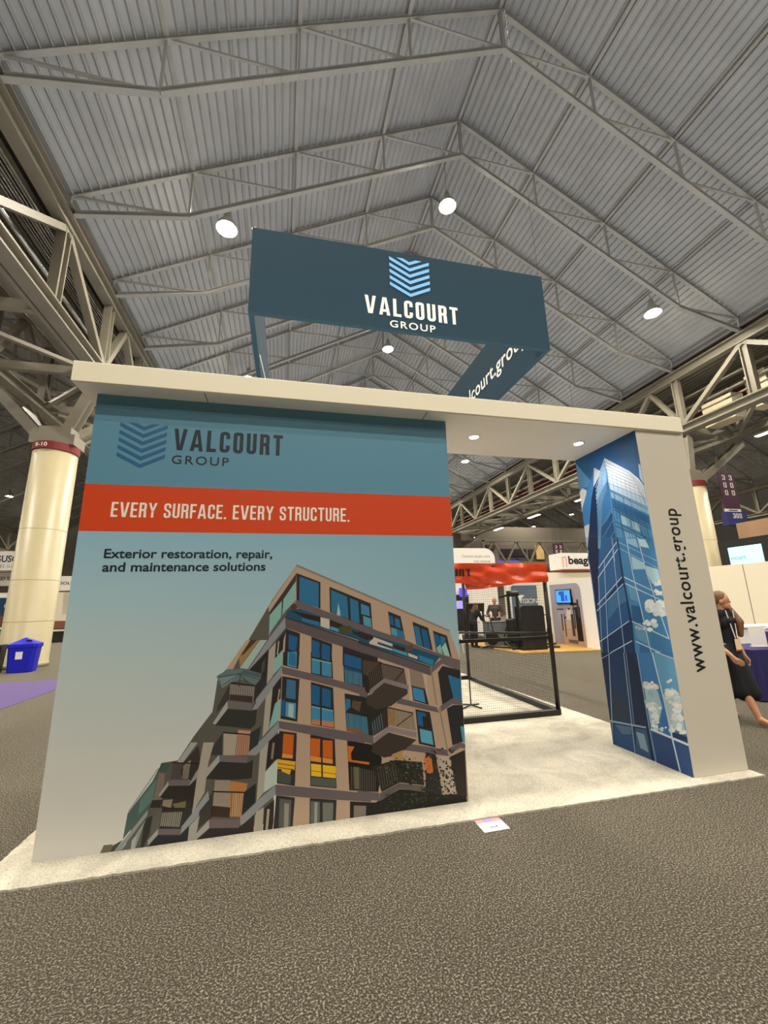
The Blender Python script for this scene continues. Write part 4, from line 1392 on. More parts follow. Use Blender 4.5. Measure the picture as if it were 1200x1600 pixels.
MURAL_B = """5e9bd0 806,3298 598,3005 656,2935 744,2960 806,2935
e3e8ec 806,2914 746,2950 678,2898 720,2800 785,2706 806,2648
3f86c8 792,2708 598,3005 565,2984 646,2673 707,2474 806,2473
d5dae2 806,2473 705,2484 754,2345 806,2239
9cb3c9 806,2335 743,2322 805,2130 806,2180
bfd3e6 -123,2972 -145,2946 -147,2815 -143,2742 -111,2826
dfe6ee 506,3138 413,3064 436,3019 561,2886 560,2972
3f86c8 506,3138 561,2886 639,2672 594,2982
14305a 557,2907 436,3019 325,3197 317,3064 316,2796 328,2401 322,2110 806,2177 741,2374 620,2774
7db4dd 434,3029 325,3197 317,3064 335,2904 528,2687 540,2774
3a78ad 530,2751 333,2914 325,2548 553,2342 565,2498
24588c 557,2394 319,2517 322,2110 632,2151
d9e6f2 333,3175 525,2941 519,2937 327,3171
d9e6f2 337,3132 530,2893 524,2890 331,3128
d9e6f2 341,3089 535,2846 529,2842 335,3086
d9e6f2 345,3047 540,2798 534,2795 339,3043
d9e6f2 349,3005 545,2751 539,2748 344,3001
d9e6f2 353,2962 550,2704 543,2701 348,2959
8fb4d4 358,2920 554,2657 548,2654 352,2917
8fb4d4 362,2878 559,2610 553,2607 356,2875
8fb4d4 366,2836 564,2563 558,2560 360,2833
6f9cc4 320,2588 577,2378 571,2374 316,2584
6f9cc4 324,2465 600,2229 595,2225 319,2461
6f9cc4 327,2343 623,2080 618,2077 322,2340
6f9cc4 331,2223 646,1932 641,1929 326,2219
6f9cc4 334,2103 669,1785 664,1782 329,2100
14305a 799,2118 735,2321 318,2253 317,1766 293,1351 299,903 806,837 785,1303
2c5f94 593,2298 318,2253 329,1808 751,1479
24558a 748,1457 321,1745 312,1351 792,1108
3a6f9c 578,1586 305,1724 304,1561 419,1521 624,1351
15335f 802,1097 295,1341 299,903 806,837
0f2547 799,2118 735,2321 578,2295 664,1931 771,1457 792,1108 785,1303
b8cde0 324,2213 667,1946 657,1939 315,2206
b8cde0 333,2129 696,1835 686,1829 324,2122
b8cde0 331,1822 763,1526 754,1520 323,1815
b8cde0 327,1749 785,1455 776,1448 320,1742
b8cde0 321,1356 804,1106 798,1099 316,1349
b8cde0 322,1153 806,929 806,921 318,1145
9fb9d2 558,2022 711,851 702,852 549,2021
9fb9d2 404,2124 454,883 446,885 396,2124
9fb9d2 688,1832 806,838 801,840 678,1832
9fb9d2 391,2265 401,1994 393,1994 383,2264
0f2547 806,978 303,1030 309,305 310,0 806,0 806,257
16365f 682,992 452,1015 492,310 761,268
27364c 692,587 634,616 518,491 516,313 760,273
204a7e 754,237 501,269 509,0 796,0
4a6a8c 735,233 502,264 516,191 646,156
2e5580 453,268 307,289 303,5 490,0
7f98b0 448,235 345,237 321,77 419,89
8ea6c2 806,242 312,301 305,318 806,260
8ea6c2 690,981 782,263 769,266 677,982
8ea6c2 782,263 806,0 802,0 769,266
8ea6c2 465,1013 497,282 486,286 453,1015
8ea6c2 497,282 508,0 496,0 486,286
6a86a8 433,1016 466,290 455,294 421,1018
8ea6c2 806,913 637,992 642,999 806,921
4f8fbf 325,3197 5,2930 -97,2812 -145,2723 -150,2521 -150,2184 -150,2047 322,2110 328,2401 316,2796 317,3064
e2e9f1 325,3197 5,2930 -97,2812 -144,2719 -146,2595 320,2910 317,3064
b9d2e4 320,2910 -146,2595 -150,2484 302,2803
8fbad6 302,2803 -150,2484 -150,2414 306,2713
8a97a4 326,3148 11,2904 8,2907 323,3152
8a97a4 12,2904 -148,2693 -150,2695 7,2906
8a97a4 325,3104 -8,2853 -11,2857 322,3107
8a97a4 -7,2854 -146,2662 -150,2664 -12,2856
8a97a4 325,3060 -27,2803 -30,2807 321,3063
8a97a4 -26,2804 -144,2632 -148,2634 -30,2806
8a97a4 324,3016 -45,2754 -48,2758 320,3019
8a97a4 -45,2755 -142,2602 -146,2603 -49,2757
8a97a4 323,2972 -64,2706 -67,2710 319,2976
8a97a4 -63,2707 -140,2571 -145,2573 -68,2709
8a97a4 322,2929 -82,2658 -85,2662 319,2932
8a97a4 -81,2659 -138,2541 -143,2542 -86,2661
8a97a4 321,2885 -100,2611 -103,2615 318,2889
8a97a4 -99,2612 -136,2511 -141,2512 -104,2613
2b5478 311,2801 -150,2485 -150,2492 305,2808
2b5478 301,2778 -150,2462 -150,2468 295,2785
2b5478 302,2698 -150,2392 -150,2398 296,2704
1f4468 308,2600 -144,2279 -149,2285 301,2606
1f4468 300,2568 -148,2252 -150,2258 293,2574
1f4468 312,2433 -137,2141 -142,2147 306,2439
1f4468 308,2383 -140,2106 -145,2112 301,2390
2f6a9e 304,2692 -143,2393 -141,2310 307,2608
a5c8de 212,2484 105,2423 100,2329 213,2388
a5c8de 86,2400 -15,2343 -29,2250 76,2306
7fb0cf 198,2309 61,2239 55,2156 195,2233
9cc4d8 43,2217 -64,2156 -79,2075 37,2135
2b5478 264,2751 271,2457 263,2456 256,2750
2b5478 240,2548 204,2234 197,2234 233,2547
2b5478 152,2682 93,2152 86,2152 145,2681
2b5478 103,2450 60,2147 54,2147 96,2450
2b5478 8,2356 -45,2131 -52,2132 1,2356
2b5478 67,2630 43,2521 36,2521 61,2631
2b5478 306,2663 323,2186 317,2186 300,2662
2b5478 227,2613 224,2145 218,2145 221,2613
2b5478 151,2566 129,2106 123,2106 145,2565
2b5478 77,2520 38,2068 32,2069 71,2519
2b5478 6,2475 -50,2033 -55,2033 0,2475
2b5478 -63,2433 -133,1998 -138,1999 -68,2433
5d87a8 310,3041 312,2694 308,2694 306,3040
5d87a8 251,2992 253,2653 249,2653 247,2991
5d87a8 193,2945 196,2614 192,2613 190,2945
5d87a8 137,2900 140,2575 137,2575 134,2899
5d87a8 83,2855 86,2537 83,2537 79,2855
5d87a8 30,2812 34,2501 30,2500 26,2811
5d87a8 -22,2770 -18,2465 -21,2465 -25,2769
5d87a8 -72,2729 -68,2430 -71,2430 -75,2728
5d87a8 -121,2689 -116,2396 -120,2396 -124,2688
6f9cc4 368,3060 590,2165 584,2165 363,3058
6f9cc4 391,3026 595,2166 590,2165 386,3024
6f9cc4 415,2991 601,2167 595,2166 409,2989
6f9cc4 438,2956 606,2168 601,2167 433,2954
6f9cc4 462,2921 612,2168 606,2168 456,2919
6f9cc4 485,2886 617,2169 612,2168 480,2884
6f9cc4 509,2850 623,2170 617,2169 504,2849
3f7fb2 318,2253 -150,2175 -150,1573 -150,963 299,903 293,1351 317,1766
8fbcd6 187,2221 62,2201 45,2097 171,2166
b4d3e2 31,2196 -55,2172 -84,2079 17,2113
9cc4d8 159,2030 14,1944 -8,1873 161,1888
a9cdd9 -4,1912 -143,1861 -150,1757 -48,1726 -10,1824
5b97bd 272,1722 153,1677 131,1539 248,1580
24588c 260,1520 138,1500 128,1309 269,1342
5f93b8 260,1323 122,1281 106,1123 251,1178
2b669c 223,1132 102,1087 76,932 255,909
6fa6c6 63,1054 -141,1005 -150,962 65,933
3a78ac 78,1264 -139,1196 -147,1032 73,1117
7fa8c8 311,2198 -140,1943 -146,1950 303,2207
7fa8c8 310,2129 -147,1866 -150,1874 302,2137
c3d5e4 304,1812 -149,1601 -150,1609 296,1821
c3d5e4 303,1745 -150,1546 -150,1554 296,1754
c3d5e4 290,1347 -137,1196 -143,1205 283,1356
c3d5e4 273,1143 -150,1015 -150,1024 266,1152
b4cbdc 191,2232 177,1837 166,1838 179,2231
b4cbdc 177,1837 144,1499 133,1501 166,1838
b4cbdc 144,1499 112,1122 101,1124 133,1501
b4cbdc 112,1122 87,930 77,933 101,1125
b4cbdc 41,2207 3,1844 -7,1845 30,2207
b4cbdc 3,1843 -56,1536 -67,1538 -7,1845
b4cbdc -56,1536 -130,1203 -140,1206 -67,1538
2f71ad 303,1030 -150,1076 -150,1 241,1 258,343
5f9cc6 73,1053 -150,1018 -150,631 20,594
3a78b4 255,1034 95,1050 20,498 240,651
9fc0d2 255,743 182,721 92,695 69,551 143,388 240,322 250,547
a7c4d0 47,662 -81,758 -145,698 -142,367 4,383 34,527
1d2f56 0,353 -150,349 -150,304 0,306
cfdbe0 -150,1722 -150,1709 -139,1703 -117,1707 -106,1717 -108,1731 -125,1743 -147,1742 -150,1736
e3ddd2 -150,1736 -150,1722 -145,1720 -124,1720 -110,1732 -118,1747 -129,1753 -150,1759 -150,1751
e3ddd2 -150,1631 -144,1621 -130,1615 -111,1618 -100,1627 -103,1638 -118,1646 -137,1650 -150,1640
e3ddd2 -95,1661 -90,1654 -78,1649 -65,1651 -60,1659 -63,1666 -68,1673 -82,1673 -94,1668
e6ebea -134,1630 -129,1616 -109,1615 -89,1617 -75,1625 -84,1638 -94,1647 -116,1648 -127,1642
dfe6e8 -118,1645 -106,1636 -90,1625 -70,1634 -57,1642 -60,1654 -76,1661 -97,1666 -110,1656
cfdbe0 -136,1719 -125,1705 -100,1700 -77,1699 -66,1716 -64,1733 -82,1742 -110,1741 -127,1732
e3ddd2 -118,1624 -113,1612 -94,1610 -76,1611 -66,1620 -67,1631 -84,1643 -100,1640 -116,1634
cfdbe0 -133,1626 -131,1616 -112,1609 -97,1612 -86,1622 -90,1632 -104,1639 -120,1645 -133,1636
e6ebea -150,1434 -150,1423 -150,1420 -141,1419 -127,1427 -131,1439 -144,1446 -150,1448 -150,1445
e3ddd2 -150,1508 -150,1488 -150,1476 -123,1477 -89,1495 -110,1523 -129,1542 -150,1547 -150,1529
e3ddd2 -150,1431 -150,1419 -150,1413 -139,1416 -126,1423 -133,1436 -144,1447 -150,1446 -150,1443
e3ddd2 -150,1533 -150,1520 -149,1512 -129,1517 -121,1527 -116,1541 -139,1553 -150,1557 -150,1547
dfe6e8 -127,1547 -117,1536 -94,1525 -72,1533 -57,1540 -69,1555 -82,1562 -101,1564 -117,1563
dfe6e8 -33,1507 -15,1480 26,1463 59,1468 89,1493 76,1521 48,1541 10,1538 -20,1531
e6ebea -42,1475 -13,1451 16,1443 59,1443 81,1463 86,1486 46,1507 5,1513 -23,1495
dfe6e8 -9,1552 -3,1539 17,1536 33,1537 45,1546 43,1558 27,1567 11,1566 -4,1561
dfe6e8 -27,1462 -13,1450 0,1445 17,1446 29,1456 28,1467 9,1476 -8,1481 -22,1474
e6ebea -76,1470 -71,1461 -53,1454 -41,1458 -28,1464 -36,1474 -44,1482 -59,1485 -69,1478
e3ddd2 -150,1507 -150,1497 -150,1492 -141,1496 -133,1501 -131,1513 -143,1518 -150,1524 -150,1517
cfdbe0 -100,1509 -87,1486 -51,1476 -15,1481 -3,1497 -1,1522 -25,1534 -65,1544 -86,1528
e6ebea -150,1485 -150,1467 -129,1452 -88,1449 -74,1474 -79,1496 -100,1522 -140,1518 -150,1508
dfe6e8 -38,1534 -26,1509 17,1498 51,1500 86,1523 73,1548 41,1571 -1,1575 -32,1563
dfe6e8 -150,1512 -147,1494 -115,1478 -86,1486 -61,1503 -76,1521 -95,1536 -126,1541 -148,1535
cfdbe0 -127,1505 -101,1481 -72,1470 -40,1479 -18,1494 -30,1519 -54,1528 -88,1543 -117,1529
cfdbe0 -135,1493 -124,1478 -97,1469 -72,1469 -66,1485 -62,1501 -86,1512 -108,1516 -122,1506
e3ddd2 31,1495 38,1485 56,1479 71,1483 78,1490 76,1501 65,1509 48,1513 36,1504
b9cdd8 -150,1479 -150,1468 -135,1463 -116,1466 -105,1473 -111,1484 -125,1493 -141,1495 -150,1492
cfdbe0 -86,1437 -72,1420 -46,1408 -16,1407 -1,1424 1,1445 -22,1460 -59,1471 -83,1457
cfdbe0 -150,1434 -137,1415 -112,1405 -76,1406 -67,1420 -68,1443 -85,1456 -122,1460 -150,1457
b9cdd8 21,1471 29,1458 54,1444 74,1454 87,1463 86,1477 68,1488 45,1494 27,1484
b9cdd8 31,1347 38,1335 54,1330 69,1331 79,1340 76,1351 64,1357 47,1360 37,1357
e6ebea -31,1356 -24,1348 -13,1344 -3,1345 4,1350 0,1358 -8,1364 -18,1366 -28,1363
b9cdd8 -17,1331 -11,1319 10,1310 32,1313 37,1322 41,1336 23,1347 3,1351 -13,1342
e6ebea -33,1365 -28,1352 0,1341 22,1341 42,1355 37,1371 20,1382 -8,1383 -24,1377
cfdbe0 -43,1322 -25,1304 -5,1293 20,1300 31,1311 30,1327 10,1341 -17,1344 -35,1338
b9cdd8 59,1346 66,1327 93,1322 118,1326 135,1335 128,1353 111,1363 83,1369 58,1358
b9cdd8 23,1335 29,1326 42,1321 57,1320 62,1328 66,1338 51,1347 38,1346 25,1344
dfe6e8 66,1358 74,1349 88,1340 103,1346 109,1352 108,1363 100,1368 82,1374 68,1369
cfdbe0 103,1334 111,1324 125,1320 138,1320 151,1327 146,1337 136,1346 119,1347 104,1344
e6ebea 28,1279 47,1266 68,1252 90,1259 109,1268 96,1284 80,1296 59,1296 38,1291
b9cdd8 120,1280 126,1273 138,1265 150,1267 161,1273 159,1281 147,1290 134,1289 124,1287
e6ebea 32,1329 51,1318 67,1311 92,1309 103,1320 96,1334 83,1344 60,1353 43,1340
9fb9cc 204,1298 207,1293 216,1289 226,1291 233,1293 229,1300 222,1304 212,1308 207,1304
9fb9cc 162,1281 172,1273 187,1267 203,1264 211,1273 215,1283 198,1293 182,1295 165,1289
9fb9cc 215,1290 222,1280 233,1276 247,1279 252,1285 255,1293 241,1302 228,1299 218,1298
9fb9cc 179,1277 180,1269 196,1265 212,1263 221,1270 216,1280 209,1288 192,1289 176,1286
8fb0c8 171,1325 175,1318 184,1316 195,1317 201,1320 200,1327 193,1333 181,1335 173,1332
dfe6e8 210,748 214,739 230,733 249,729 262,734 255,747 241,758 226,760 213,757
cfdbe0 72,732 76,717 101,706 121,702 141,712 131,730 115,745 91,749 73,745
e6ebea 205,737 205,727 224,718 239,717 247,724 249,734 234,744 218,750 207,745
b9cdd8 118,726 127,716 140,711 157,705 168,712 166,721 149,734 135,736 119,735
e3ddd2 189,715 193,707 207,699 222,698 233,702 229,712 216,723 203,722 189,723
b9cdd8 133,715 143,702 158,694 180,691 186,700 182,712 169,726 151,729 139,723
cfdbe0 195,750 197,741 213,735 231,732 240,738 236,747 223,759 208,764 197,759
b9cdd8 121,728 125,714 150,702 175,702 188,710 182,724 168,736 140,748 121,741
e6ebea 163,741 167,731 185,720 201,723 208,727 207,739 198,749 178,756 165,749
cfdbe0 206,720 218,705 235,701 258,693 263,703 264,717 249,726 228,737 215,727
e3ddd2 84,745 92,732 109,723 130,723 135,730 135,741 123,752 102,757 84,753
e6ebea 123,767 129,760 142,750 154,750 166,756 162,765 149,775 136,778 127,775
dfe6e8 132,726 134,716 155,706 174,705 181,711 178,725 167,736 149,740 131,736
b9cdd8 192,743 194,726 221,712 243,714 260,723 262,739 242,750 211,763 188,758
e3ddd2 164,718 181,702 206,686 231,687 245,695 242,714 222,727 197,732 171,731
e3ddd2 93,747 105,733 118,725 135,728 141,734 140,746 131,756 113,757 99,758
b9cdd8 96,538 97,522 124,512 152,508 168,514 158,531 142,552 117,553 93,551
e6ebea 199,516 201,507 217,498 229,498 235,503 236,513 226,519 212,523 202,521
cfdbe0 127,552 131,543 143,538 154,538 166,539 160,549 151,557 138,563 127,560
dfe6e8 73,542 84,532 98,523 110,522 122,527 114,539 106,546 91,554 81,551
dfe6e8 158,529 168,518 188,506 204,505 220,512 216,522 198,536 181,544 164,540
b9cdd8 149,545 166,528 198,513 231,507 246,514 248,535 219,553 187,563 166,558
dfe6e8 127,562 144,545 173,524 204,525 223,532 218,553 194,570 161,579 136,579
dfe6e8 148,522 162,504 191,488 223,482 242,493 236,513 214,529 179,545 153,541
dfe6e8 135,507 139,495 164,480 185,479 202,486 200,499 178,517 155,526 140,519
dfe6e8 168,522 182,506 207,494 231,491 244,499 245,513 226,530 197,542 181,533
b9cdd8 150,549 155,541 169,533 185,528 195,535 194,544 180,552 164,559 149,559
e6ebea 143,528 150,511 183,491 210,493 234,500 222,521 199,541 172,548 146,542
cfdbe0 183,544 196,527 225,510 254,503 277,517 269,534 249,555 216,560 193,562
b9cdd8 107,557 125,543 142,530 163,527 169,538 173,550 154,560 133,571 119,567
cfdbe0 132,401 135,390 150,384 165,381 174,385 177,395 160,407 144,413 131,411
cfdbe0 121,496 136,482 158,467 179,462 193,474 192,487 174,504 149,511 128,509
b9cdd8 188,363 197,353 208,347 224,345 233,348 228,358 220,369 204,371 193,371
cfdbe0 130,432 140,418 155,412 173,409 186,414 184,426 166,440 147,446 131,442
e6ebea 131,444 136,433 148,429 165,425 176,429 172,438 159,451 144,453 132,452
e3ddd2 143,416 152,403 168,391 187,391 197,398 196,410 184,420 163,428 150,424
cfdbe0 164,396 178,380 197,373 214,367 230,374 221,387 209,403 190,405 176,402
e3ddd2 140,416 144,408 156,402 164,401 174,404 172,411 162,419 151,424 141,421
b9cdd8 159,397 160,390 174,383 190,380 200,383 198,390 183,402 170,406 162,402
dfe6e8 155,451 172,433 190,423 212,420 220,430 223,441 206,454 182,462 162,462
dfe6e8 151,471 159,461 175,449 192,451 200,455 199,465 189,476 168,484 153,482
dfe6e8 115,460 131,446 148,437 172,429 186,437 176,452 163,468 140,477 127,468
e6ebea 158,352 170,337 187,332 205,328 216,333 214,344 200,356 181,362 169,358
b9cdd8 174,337 176,329 193,318 208,316 214,323 213,332 203,340 187,346 176,346
b9cdd8 150,336 159,323 176,314 190,313 206,316 204,326 186,341 168,345 155,344
cfdbe0 191,320 199,312 208,305 219,305 224,308 221,316 214,322 204,328 196,325
e3ddd2 50,376 56,369 65,363 76,361 80,366 77,372 72,377 61,382 53,381
dfe6e8 89,359 96,349 111,340 125,338 133,344 129,353 120,360 106,366 96,365
e6ebea 192,357 202,348 212,341 225,339 231,344 229,352 220,358 208,364 196,362
b9cdd8 111,346 114,338 128,331 139,328 147,333 145,341 136,349 123,354 111,354
dfe6e8 152,360 155,349 170,342 185,340 193,344 194,353 183,361 166,369 154,368
cfdbe0 99,335 105,327 115,322 124,322 131,324 130,331 121,337 111,341 105,338
e6ebea -141,711 -141,703 -124,694 -109,693 -103,698 -105,709 -116,717 -130,725 -140,718
b9cdd8 -149,708 -138,698 -126,689 -114,691 -104,695 -107,704 -117,711 -133,717 -144,715
dfe6e8 -145,663 -133,647 -113,635 -93,638 -85,644 -84,656 -97,670 -121,674 -135,670
e3ddd2 -62,679 -54,664 -33,650 -13,656 3,660 -9,676 -22,690 -44,697 -57,690
e6ebea -27,662 -26,653 -9,643 4,646 13,650 14,659 0,667 -15,672 -27,671
b9cdd8 -40,651 -33,637 -9,625 18,617 28,631 29,645 9,661 -18,673 -40,667
e6ebea -24,654 -21,645 -6,639 7,639 19,641 14,652 2,659 -12,666 -24,661
e3ddd2 -150,656 -145,636 -119,621 -92,622 -78,631 -80,649 -101,664 -131,680 -150,671
b9cdd8 -127,699 -110,678 -80,665 -52,661 -31,673 -46,694 -63,709 -91,721 -111,711
e3ddd2 -93,615 -85,603 -70,596 -50,592 -45,600 -48,611 -60,621 -77,628 -88,627
e6ebea -47,725 -42,711 -21,703 -2,701 5,711 8,722 -9,732 -30,740 -45,736
cfdbe0 -62,682 -61,670 -39,662 -17,660 -6,666 -10,677 -23,690 -46,701 -59,695
cfdbe0 -62,704 -45,685 -21,668 6,674 16,682 11,699 -8,717 -31,722 -51,719
b9cdd8 -150,664 -144,639 -119,630 -89,625 -79,636 -78,657 -101,679 -129,680 -150,681
e3ddd2 -106,615 -103,606 -88,600 -71,594 -68,602 -67,613 -78,623 -94,627 -108,624
cfdbe0 -150,676 -150,657 -130,648 -107,644 -92,653 -90,668 -111,681 -139,695 -150,688
cfdbe0 -56,725 -44,712 -27,702 -9,699 3,708 0,721 -13,730 -36,739 -49,738
cfdbe0 -127,726 -116,708 -92,700 -66,698 -49,703 -60,722 -78,741 -100,740 -117,741
e6ebea -89,703 -73,686 -42,668 -7,664 14,676 12,693 -20,716 -55,728 -85,724
cfdbe0 -46,663 -32,651 -19,640 -4,641 4,649 0,660 -10,668 -25,670 -41,672
e3ddd2 -49,623 -43,611 -30,603 -14,603 -7,609 -8,619 -21,628 -35,634 -48,633
b9cdd8 -150,665 -140,648 -123,641 -103,637 -90,646 -100,660 -111,671 -131,680 -150,678
dfe6e8 -126,529 -114,512 -95,503 -77,498 -61,508 -67,521 -83,536 -104,541 -118,539
dfe6e8 -142,562 -120,545 -98,524 -76,527 -54,535 -62,552 -86,571 -109,574 -127,573
e6ebea -140,606 -124,588 -103,575 -81,571 -70,585 -65,600 -88,615 -112,621 -134,618
dfe6e8 -121,591 -111,581 -98,572 -85,573 -80,578 -78,586 -88,596 -104,600 -118,599
e3ddd2 -89,516 -76,502 -56,489 -37,491 -20,493 -24,507 -45,521 -63,529 -83,528
e3ddd2 -150,600 -150,584 -142,570 -118,566 -108,579 -113,595 -127,610 -150,613 -150,615
b9cdd8 -102,569 -95,558 -80,551 -69,551 -58,556 -63,564 -73,572 -86,580 -98,576
e3ddd2 -150,511 -141,496 -123,484 -108,485 -95,492 -93,503 -111,520 -132,524 -147,521
cfdbe0 -150,588 -147,575 -130,563 -112,563 -101,570 -102,583 -116,594 -139,605 -150,601
e6ebea -150,611 -150,593 -141,579 -119,579 -102,585 -112,605 -128,620 -150,633 -150,627
b9cdd8 -113,523 -108,511 -92,500 -74,500 -69,508 -64,517 -80,531 -98,537 -111,531
e6ebea -141,512 -130,497 -108,479 -82,476 -64,487 -69,504 -93,521 -117,525 -136,523
b9cdd8 -101,473 -95,458 -71,445 -49,439 -39,451 -43,466 -53,478 -79,487 -98,483
e3ddd2 -126,503 -113,490 -102,483 -89,482 -79,486 -83,498 -94,506 -108,513 -120,511
e3ddd2 -150,604 -150,591 -139,578 -122,577 -109,585 -112,598 -128,615 -147,620 -150,613
cfdbe0 -93,488 -72,469 -51,452 -30,456 -6,460 -9,476 -35,496 -63,507 -78,497
dfe6e8 -150,498 -142,482 -124,468 -97,465 -92,477 -90,491 -111,509 -133,517 -150,509
dfe6e8 -94,565 -85,550 -69,543 -49,540 -44,548 -37,558 -53,569 -74,575 -88,573
e3ddd2 -111,408 -96,388 -76,376 -54,375 -43,383 -37,397 -60,414 -86,426 -107,422
dfe6e8 -8,352 -1,343 10,338 21,337 27,339 27,347 20,353 5,361 -5,357
cfdbe0 -20,376 -17,369 -1,357 12,355 18,363 18,371 7,378 -7,387 -19,383
e3ddd2 -22,402 -18,394 -7,388 7,386 13,389 11,398 4,404 -11,409 -21,410
dfe6e8 -37,374 -26,354 -1,346 24,337 34,348 39,362 17,384 -9,389 -33,387
dfe6e8 -121,428 -105,409 -88,399 -68,400 -59,404 -60,420 -76,436 -96,440 -111,439
b9cdd8 -59,425 -52,413 -29,401 -11,400 -2,405 -1,415 -18,433 -39,438 -55,436
cfdbe0 -16,408 -6,398 3,392 15,389 19,396 22,403 12,412 -2,418 -11,415
e6ebea -144,383 -134,371 -117,360 -102,357 -86,361 -91,374 -105,387 -124,395 -135,392
dfe6e8 -120,443 -109,429 -89,416 -73,419 -60,422 -61,434 -76,446 -96,453 -110,452
dfe6e8 -120,384 -113,375 -100,364 -85,362 -75,368 -83,378 -92,386 -106,394 -117,391
e6ebea -150,392 -150,379 -135,370 -117,366 -107,372 -113,386 -125,398 -143,406 -150,398
e6ebea -112,402 -103,391 -86,381 -70,380 -63,385 -62,395 -76,408 -94,414 -109,410
e3ddd2 -110,371 -103,362 -93,355 -79,353 -74,357 -77,368 -84,377 -98,379 -108,377
dfe6e8 -95,822 -89,813 -77,805 -66,809 -57,811 -61,820 -70,828 -82,831 -95,830
b9cdd8 -66,804 -60,794 -46,784 -31,784 -22,791 -22,802 -36,809 -52,817 -64,813
dfe6e8 -88,818 -82,813 -76,809 -70,810 -65,812 -64,817 -72,822 -79,823 -84,822
b9cdd8 -93,825 -90,820 -84,816 -76,816 -73,819 -73,824 -78,828 -87,831 -93,829
cfdbe0 -73,806 -63,797 -53,793 -42,792 -34,797 -33,805 -44,811 -58,817 -68,813
dfe6e8 -95,827 -88,820 -80,814 -69,813 -62,818 -67,825 -74,832 -83,833 -91,832
9fc0d2 89,678 100,659 130,650 161,641 167,656 172,673 152,690 121,699 94,691
8fb4ca 148,641 153,629 174,617 197,615 208,624 205,637 187,649 167,659 151,653
8fb4ca 173,625 179,612 200,602 219,602 229,608 225,621 217,632 191,643 179,634
9fc0d2 81,607 100,586 123,573 150,572 166,580 164,598 139,619 113,626 95,620
9fc0d2 184,618 199,603 218,592 243,588 253,598 245,612 232,628 210,633 189,629
9fc0d2 216,574 227,559 249,549 270,545 291,551 280,568 268,579 241,587 225,584
8fb4ca 155,673 168,658 181,653 201,647 210,658 209,670 193,678 176,683 161,683
8fb4ca 157,661 161,651 184,641 205,638 219,643 209,656 196,671 178,674 162,670
27457a 247,288 24,284 -18,0 230,0
2b4c82 -3,276 -150,275 -150,1 -31,0
d6dce2 254,302 -150,273 -150,292 241,322
c3d5e4 92,1049 42,621 27,627 76,1054
c3d5e4 42,621 20,291 4,298 27,627
c3d5e4 20,291 -10,0 -25,3 4,298
c3d5e4 53,1058 -150,1018 -150,1027 47,1069
16233c 319,1026 306,338 275,349 287,1033
16233c 306,338 296,1 267,14 275,349
8ea6c2 278,1032 272,347 263,351 268,1034
8ea6c2 272,347 250,1 241,5 263,351
16304f 322,2252 321,1765 299,1766 300,2251
16304f 321,1764 297,1350 276,1353 299,1766
16304f 297,1350 329,899 308,903 276,1352
5d8fb8 321,3065 332,2401 325,2400 313,3063
5d8fb8 332,2401 326,2110 319,2110 325,2400"""
# ================================================================== the booth
H = 3.341
front = lambda y: (lambda x, z, d: (x, y-d, z))
leftface = lambda X: (lambda y, z, d: (X-d, y, z))
# carpets
def pile_rug(name, poly, z, m, label, cat):
    """thick rug with a slightly ragged edge"""
    rnd = random.Random(3); pts = []
    for a, b_ in zip(poly, poly[1:]+poly[:1]):
        L_ = math.dist(a, b_); n = max(2, int(L_/.03))
        nx, ny = (b_[1]-a[1])/L_, -(b_[0]-a[0])/L_
        for i in range(n):
            j = rnd.uniform(-.006, .006) if i else 0
            pts.append((a[0]+(b_[0]-a[0])*i/n+nx*j, a[1]+(b_[1]-a[1])*i/n+ny*j))
    o = MB().prism(pts, lambda p: (p[0], p[1], z), lambda p: (p[0], p[1], .001)).build(name, m)
    return tag(o, label, cat)
pile_rug('booth_carpet', [(-.21, -.272), (5.78, -.272), (5.5, 5.85), (-.21, 5.85)], .014, BOOTHC, 'cream white carpet under the booth with the apartment mural', 'carpet')
pile_rug('aisle_rug', [(-14, 3.2), (-3.15, 3.2), (-3.15, 8.6), (-14, 8.6)], .008, PURPLE, 'purple carpet strip on the floor beside the mural wall', 'carpet')
# mural wall
wall = thing('display_wall', 'booth wall printed with an apartment building under an orange slogan band', 'display wall', (0, 0, 0))
bevel(MB().box((1.5205, .405, H/2+.007), (3.041, .806, H-.014)).build('panel_body', WHITE, wall), .004)
PRINT = print_mat('mural_print', .5, .93)
skyq = []; skyf = []; skyc = []
G = [(.012, 'd8d5ce', 'cbcfcc'), (.6, 'd3d4cf', 'c0cbcd'), (1.2, 'c0d0d1', 'a3bdc6'), (1.7, 'abcbd8', '8fb6c6'), (2.19, '93c0d5', '84afc4')]
for z, cl, crr in G: skyq += [(0, z), (3.041, z)]
for i in range(len(G)-1): skyf.append((2*i, 2*i+1, 2*i+3, 2*i+2)); skyc.append([G[i][1], G[i][2], G[i+1][2], G[i+1][1]])
BT = '5f93ad'
n0 = len(skyq); skyq += [(0, 2.19), (3.041, 2.19), (3.041, 2.566), (0, 2.566), (0, H-.004), (3.041, H-.004)]
skyf += [(n0, n0+1, n0+2, n0+3), (n0+3, n0+2, n0+5, n0+4)]; skyc += ['d8481a', BT]
fr0 = front(-.0012)
print_mesh('printed_mural', MURAL_A, fr0, PRINT, wall, base=(skyq, skyf, skyc))
fr1 = front(-.0012)
